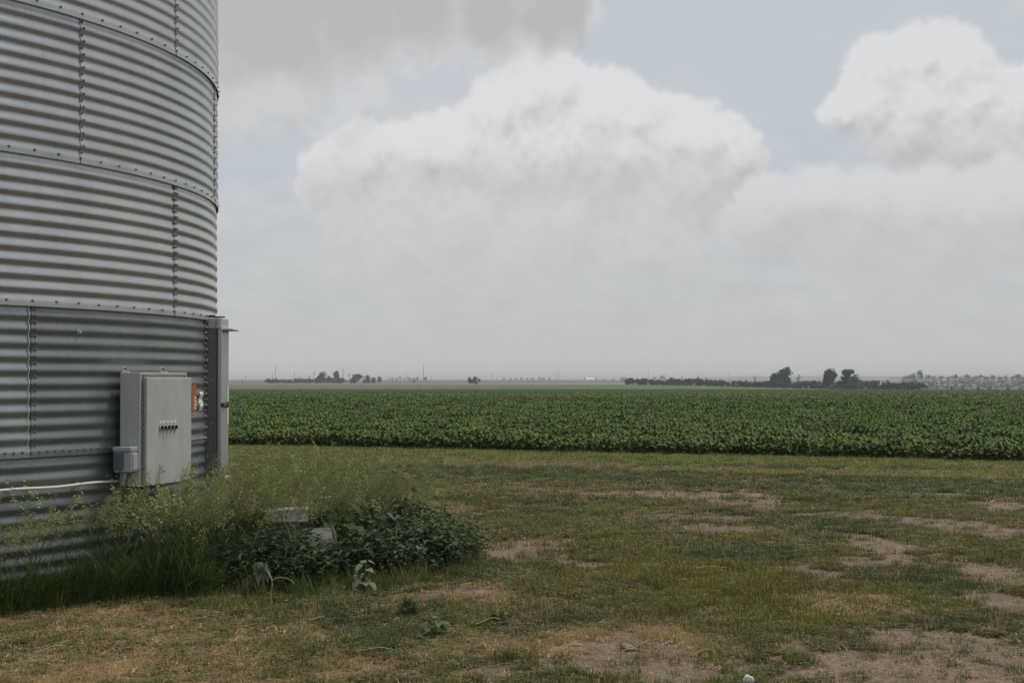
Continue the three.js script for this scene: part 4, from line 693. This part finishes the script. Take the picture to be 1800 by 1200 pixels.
function bareTree(label, px, d, hPx, seed) {
  const x = east(px, d), H = hPx * d / FOCAL, r = rng(seed), L = [], grow = (p, dir, len, rad, lv) => { const e = [p[0] + dir[0] * len, p[1] + dir[1] * len, p[2] + dir[2] * len]; L.push(bar(p, e, rad, rad * 0.6, 4)); if (lv > 0) for (let i = 0; i < 3; i++) { const v = new THREE.Vector3(dir[0] + (r() - 0.5) * 1.1, dir[1] + (r() - 0.2) * 0.5, dir[2] + (r() - 0.5) * 1.1).normalize(); grow(e, [v.x, v.y, v.z], len * 0.62, rad * 0.6, lv - 1); } };
  const t = thing('bare_tree', label, 'tree', [x, elevation(x, d), -d], 0, 'dead trees in the far shelterbelt');
  mesh('trunk', bar([0, -0.2, 0], [0, H * 0.32, 0], 0.22, 0.17, 6), barkMat, t);
  grow([0, H * 0.30, 0], [0.05, 1, 0], H * 0.28, 0.15, 3); mesh('branches', merge(L), barkMat, t).userData.kind = 'stuff';
}
function pole(label, px, d, topPy, seed, arms = true) {
  const x = east(px, d), y0 = elevation(x, d), H = EYE + (665.5 - topPy) / FOCAL * d - y0, t = thing('utility_pole', label, 'pole', [x, y0, -d], 0.4, 'far utility poles'), m = std([0.14, 0.125, 0.115], 0.95);
  mesh('post', bar([0, -0.3, 0], [0, H, 0], 0.24, 0.17, 8), m, t);
  if (arms) mesh('crossarm', box(2.4, 0.14, 0.14, 0, H - 0.6, 0), m, t);
}
// shelterbelt far to the left
{
  const r = rng(515);
  for (let i = 0; i < 17; i++) { const px = 471 + i * 8.2 + (r() - 0.5) * 2; tree('shelterbelt_bush', 'low dark hedge bush in the far shelterbelt beyond the stubble', px, 1045 + (r() - 0.5) * 14, 0, 17 + 3 * r(), 7.2 + 1.6 * r() + (i > 10 ? 1.5 : 0), i % 3 ? 'dark' : 'mid', 600 + i, { cat: 'bush', group: 'hedge of the far shelterbelt', shrub: true, bare: 0.02 }); }
  tree('broadleaf_tree', 'mid-sized leafy tree rising from the shelterbelt hedge beside bare trees', 565, 1050, 0, 17, 20, 'mid', 21, {});
  tree('broadleaf_tree', 'rounded leafy tree between the two taller trees of the shelterbelt', 578, 1046, 0, 17, 13, 'mid', 22, {});
  tree('broadleaf_tree', 'tallest spiky leafy tree at the end of the shelterbelt', 590, 1050, 0, 12, 23, 'mid', 23, {});
  tree('broadleaf_tree', 'slim leafy tree closing the shelterbelt hedge', 598, 1044, 0, 9, 10, 'dark', 24, {});
  bareTree('bare twiggy tree above the left part of the shelterbelt hedge', 517, 1050, 20, 31); bareTree('short bare tree in the middle of the shelterbelt hedge', 527, 1048, 13, 32); bareTree('leaning bare tree beside the leafy shelterbelt tree', 543, 1050, 15, 33); bareTree('tall bare tree beside the leafy shelterbelt tree', 551, 1052, 22, 34); bareTree('bare tree just beside the big round tree', 614, 1055, 18, 35);
  tree('broadleaf_tree', 'big round dark tree right of the shelterbelt gap', 627, 1040, 0, 25, 17, 'mid', 25, { bare: 0.03, n: 800 });
  tree('broadleaf_tree', 'medium round tree touching the big round tree', 645, 1044, 0, 16, 14, 'mid', 26, { bare: 0.03 });
  tree('broadleaf_tree', 'small round tree third in the row from the big round tree', 655, 1046, 0, 12, 11, 'mid', 27, { bare: 0.03 });
  tree('broadleaf_tree', 'open loose tree ending the row of round trees', 667, 1050, 0, 11, 12, 'pale', 28, {});
  tree('broadleaf_tree', 'lone round tree in the stubble beside the ploughed field', 834, 905, 0, 25, 13, 'mid', 29, { bare: 0.03, n: 700 });
  tree('conifer_tree', 'tiny lone conifer on the bare rise', 426, 1500, 0, 4, 5, 'dark', 30, { shape: 2 });
  tree('broadleaf_tree', 'small hazy tree near the single tall pole', 727, 1150, 0, 8, 9, 'pale', 36, {});
  tree('broadleaf_tree', 'hazy tree close behind the small one near the tall pole', 734, 1700, 0, 7, 9, 'mid', 37, {});
  tree('broadleaf_tree', 'hazy spreading tree right at the foot of the single tall pole', 748, 1700, 0, 9, 9, 'mid', 38, {});
  const far = [[684, 6, 4], [690, 7, 5], [697, 6, 5], [703, 8, 7], [710, 5, 4], [717, 8, 5], [722, 6, 4], [886, 6, 5], [897, 8, 4], [907, 7, 4], [917, 8, 4], [926, 7, 4], [936, 8, 4], [949, 9, 6], [956, 6, 5], [966, 10, 5], [1151, 10, 7], [1165, 16, 9], [1178, 7, 8], [1183, 6, 8], [1199, 4, 8], [1227, 6, 10], [1241, 6, 6], [1327, 7, 9], [1404, 12, 12], [1028, 6, 4], [1048, 6, 4], [1078, 8, 3], [1062, 7, 3]];
  far.forEach(([px, w, h], i) => tree('far_tree', 'blurred blue grey tree on the hazy skyline', px, px > 1300 ? 1500 : px > 1140 ? 1900 : 2500, 0, w, h + 2, 'mid', 700 + i, { group: 'hazy trees on the skyline', bare: 0.02, n: 120 }));
  for (const [px, d, top] of [[478, 1500, 654], [483.5, 1500, 641], [603, 1300, 648], [714, 1900, 653], [866, 2000, 653], [873, 2200, 663], [978, 2100, 655], [982, 2100, 651], [431, 1500, 660], [1140, 1900, 650], [1283, 1900, 650], [759, 2000, 660]]) pole(px === 483.5 ? 'tall utility pole with a shorter one close beside it' : 'thin utility pole on the hazy skyline', px, d, top, 1, px !== 478);
  pole('tallest single pole standing beside a small hazy tree', 744.5, 1400, 638, 2, false);
}
// white shed on the skyline, grey house
{
  const shed = (name, label, px, d, w, h, dep, wallC, roofC) => { const x = east(px, d), t = thing(name, label, 'building', [x, elevation(x, d), -d]); mesh('wall', box(w, h, dep, 0, h / 2, 0), std(wallC, 0.8), t); const T = new Tri(), a = w / 2 + 0.3, b = dep / 2 + 0.4, rh = h * 0.5; const p = [[-a, h, b], [a, h, b], [a, h + rh, 0], [-a, h + rh, 0], [a, h, -b], [-a, h, -b]]; T.q(p[0], p[1], p[2], p[3]); T.q(p[3], p[2], p[4], p[5]); T.t(p[0], p[3], p[5]); T.t(p[1], p[4], p[2]); mesh('roof', T.geo(), std(roofC, 0.6), t); mesh('door', box(w * 0.2, h * 0.75, 0.1, w * 0.15, h * 0.375, dep / 2 + 0.06), std([0.5, 0.5, 0.5], 0.8), t); };
  shed('white_shed', 'long low white shed between small bushes on the skyline', 1037, 1900, 9.5, 2.6, 8, [0.8, 0.8, 0.8], [0.82, 0.83, 0.84]);
  shed('grey_house', 'hazy grey farm building at the end of the windbreak row', 1097, 1700, 7, 3.6, 7, [0.35, 0.35, 0.36], [0.22, 0.22, 0.23]);
}
// clipped windbreak that runs from the skyline towards the right
{
  const r = rng(828), xs = [[1107, 15, 11], [1122, 12, 9.5], [1134, 13, 10], [1146, 10, 9.5], [1156, 9, 8], [1164, 10, 8], [1174, 11, 10], [1184, 12, 11.5], [1194, 10, 11], [1205, 11, 9.5], [1213, 10, 11], [1224, 10, 12], [1233, 10, 11], [1242, 9, 10], [1251, 11, 9.5], [1261, 10, 9.5], [1270, 10, 9.5], [1280, 8, 7.5], [1290, 11, 10], [1300, 11, 10], [1309, 10, 10], [1319, 9, 8], [1328, 10, 9.5], [1338, 10, 9.5], [1348, 11, 10]];
  xs.forEach(([px, w, h], i) => { const d = lerp(800, 705, i / 24); tree('windbreak_bush', i === 0 ? 'broad end bush of the windbreak row beside the pale stubble' : 'clipped round dark bush standing in the windbreak row', px, d, 0, w * 1.6, h + 1.5, 'cedar', 900 + i, { cat: 'bush', group: i ? 'row of round windbreak bushes' : undefined, shrub: true, bare: 0.0, n: 420, leaf: 0.1 }); });
  tree('broadleaf_tree', 'large rounded dark tree with two crowns in the windbreak', 1375, 690, 0, 46, 36, 'dark', 41, { bare: 0.10, n: 2600, leaf: 0.05 });
  tree('broadleaf_tree', 'tall narrow dark tree, first of a pair in the hedge', 1458, 640, 0, 26, 39, 'dark', 42, { bare: 0.12, n: 1800, leaf: 0.055 });
  tree('broadleaf_tree', 'tall ragged tree, second of a pair in the hedge', 1491, 640, 0, 24, 38, 'mid', 43, { bare: 0.15, n: 1500, leaf: 0.055 });
  tree('broadleaf_tree', 'lighter green bushy tree in front of the ragged one', 1501, 622, 0, 24, 27, 'pale', 44, { bare: 0.05, n: 1400, leaf: 0.055 });
  for (let i = 0; i < 25; i++) { const px = 1362 + i * 10.6 + (r() - 0.5) * 4, d = lerp(690, 590, i / 24) + (r() - 0.5) * 8; tree('hedge_bush', 'irregular dark hedge bush along the far edge of the green field', px, d, 0, 22 + 6 * r(), 12 + 3.5 * r() + (i > 13 && i < 18 ? 4 : 0), i % 4 ? 'dark' : 'mid', 950 + i, { cat: 'bush', group: 'hedge along the field edge', shrub: true, bare: 0, n: 340, leaf: 0.085 }); }
  [[1590, 12, 9], [1598, 10, 9], [1606, 15, 15], [1620, 14, 18], [1632, 11, 12], [1642, 12, 9], [1655, 12, 9], [1668, 9, 9], [1678, 13, 12], [1690, 10, 8], [1700, 15, 12], [1712, 12, 9], [1722, 16, 11], [1735, 12, 9], [1746, 9, 11], [1757, 10, 8], [1768, 10, 10], [1780, 9, 8], [1788, 15, 13], [1799, 10, 9], [1812, 12, 10], [1828, 12, 12], [1845, 12, 10]].forEach(([px, w, h], i) => tree('misty_tree', 'pale misty tree behind the irrigation spray', px, 1250 + (r() - 0.5) * 80, 0, w * 1.2, h + 3, 'mid', 1000 + i, { group: 'misty trees behind the irrigation', n: 220, bare: 0.05 }));
  for (let i = 0; i < 24; i++) tree('misty_bush', 'low misty bush below the irrigation pipe', 1604 + i * 10.5 + (r() - 0.5) * 4, 712 + (r() - 0.5) * 16, 0, 16 + 4 * r(), 13 + 4 * r(), 'mid', 1100 + i, { cat: 'bush', group: 'misty bushes behind the irrigation', shrub: true, bare: 0, n: 220 });
}
// centre-pivot irrigation: arched trussed spans on wheeled towers
{
  const iron = new THREE.MeshStandardMaterial({ color: C(0.30, 0.31, 0.32), metalness: 0.5, roughness: 0.6 }), rubber = std([0.025, 0.025, 0.027], 0.9);
  const T = [[1560, 800], [1598, 745], [1639, 690], [1683, 640], [1730, 595], [1783, 551], [1846, 508]].map(([px, d]) => { const x = east(px, d); return new THREE.Vector3(x, elevation(x, d), -d); });
  const piv = thing('pivot_irrigator', 'long irrigation machine of trussed pipe spans on wheeled towers spraying the field', 'irrigator');
  const PH = 3.9;
  T.forEach((p, i) => {
    const n = (T[Math.min(i + 1, T.length - 1)].clone().sub(T[Math.max(i - 1, 0)])).setY(0).normalize(), s = new THREE.Vector3(-n.z, 0, n.x), tw = new THREE.Group(); tw.name = 'tower'; piv.add(tw);
    const A = p.clone().addScaledVector(s, 2.1), B = p.clone().addScaledVector(s, -2.1), topP = p.clone().setY(p.y + PH);
    mesh('legs', merge([bar([A.x, p.y + 0.75, A.z], topP.toArray(), 0.09, 0.06), bar([B.x, p.y + 0.75, B.z], topP.toArray(), 0.09, 0.06), bar([A.x, p.y + 0.75, A.z], [B.x, p.y + 0.75, B.z], 0.10)]), iron, tw);
    for (const q of [A, B]) { const w = mesh('wheel', merge([new THREE.TorusGeometry(0.48, 0.2, 8, 20), new THREE.CylinderGeometry(0.36, 0.36, 0.1, 14).rotateX(Math.PI / 2)]), rubber, tw); w.position.set(q.x, p.y + 0.66, q.z); w.rotation.y = Math.atan2(-s.z, s.x); }
    if (i + 1 < T.length) {
      const q = T[i + 1], pts = [], low = [], rods = [];
      for (let k = 0; k <= 12; k++) { const t = k / 12, c = p.clone().lerp(q, t); c.y += PH + 0.9 * Math.sin(Math.PI * t); pts.push(c); low.push(c.clone().setY(c.y - 1.1 * Math.sin(Math.PI * t))); }
      mesh('pipe_span', new THREE.TubeGeometry(new THREE.CatmullRomCurve3(pts), 24, 0.11, 6), iron, piv);
      for (let k = 0; k < 12; k++) rods.push(bar(low[k].toArray(), low[k + 1].toArray(), 0.035, 0.035, 3), bar(pts[k].toArray(), low[k + 1].toArray(), 0.03, 0.03, 3), bar(pts[k + 1].toArray(), [pts[k + 1].x, p.y + 1.7, pts[k + 1].z], 0.02, 0.02, 3));
      mesh('truss', merge(rods), iron, piv).userData.kind = 'stuff';
    }
  });
  // water spray: drops drifting below and beside the pipe
  const r = rng(66), drops = [], g = new THREE.OctahedronGeometry(1, 0);
  for (let i = 0; i < 42000; i++) { const k = r() * (T.length - 1), j = Math.floor(k), t = k - j, c = T[j].clone().lerp(T[j + 1], t), h = Math.pow(r(), 0.8); c.x += (r() - 0.5) * 16 - 2; c.z += (r() - 0.5) * 16; const y = elevation(c.x, -c.z) + 0.5 + h * (3.6 + 0.7 * Math.sin(Math.PI * t)) ; drops.push(M4(c.x, y, c.z, 0, 0.014 + 0.022 * r())); }
  copies('water_spray', g, new THREE.MeshStandardMaterial({ color: C(0.85, 0.87, 0.88), roughness: 0.6 }), drops, null);
}
console.log('far done');
renderer.render(scene, camera);
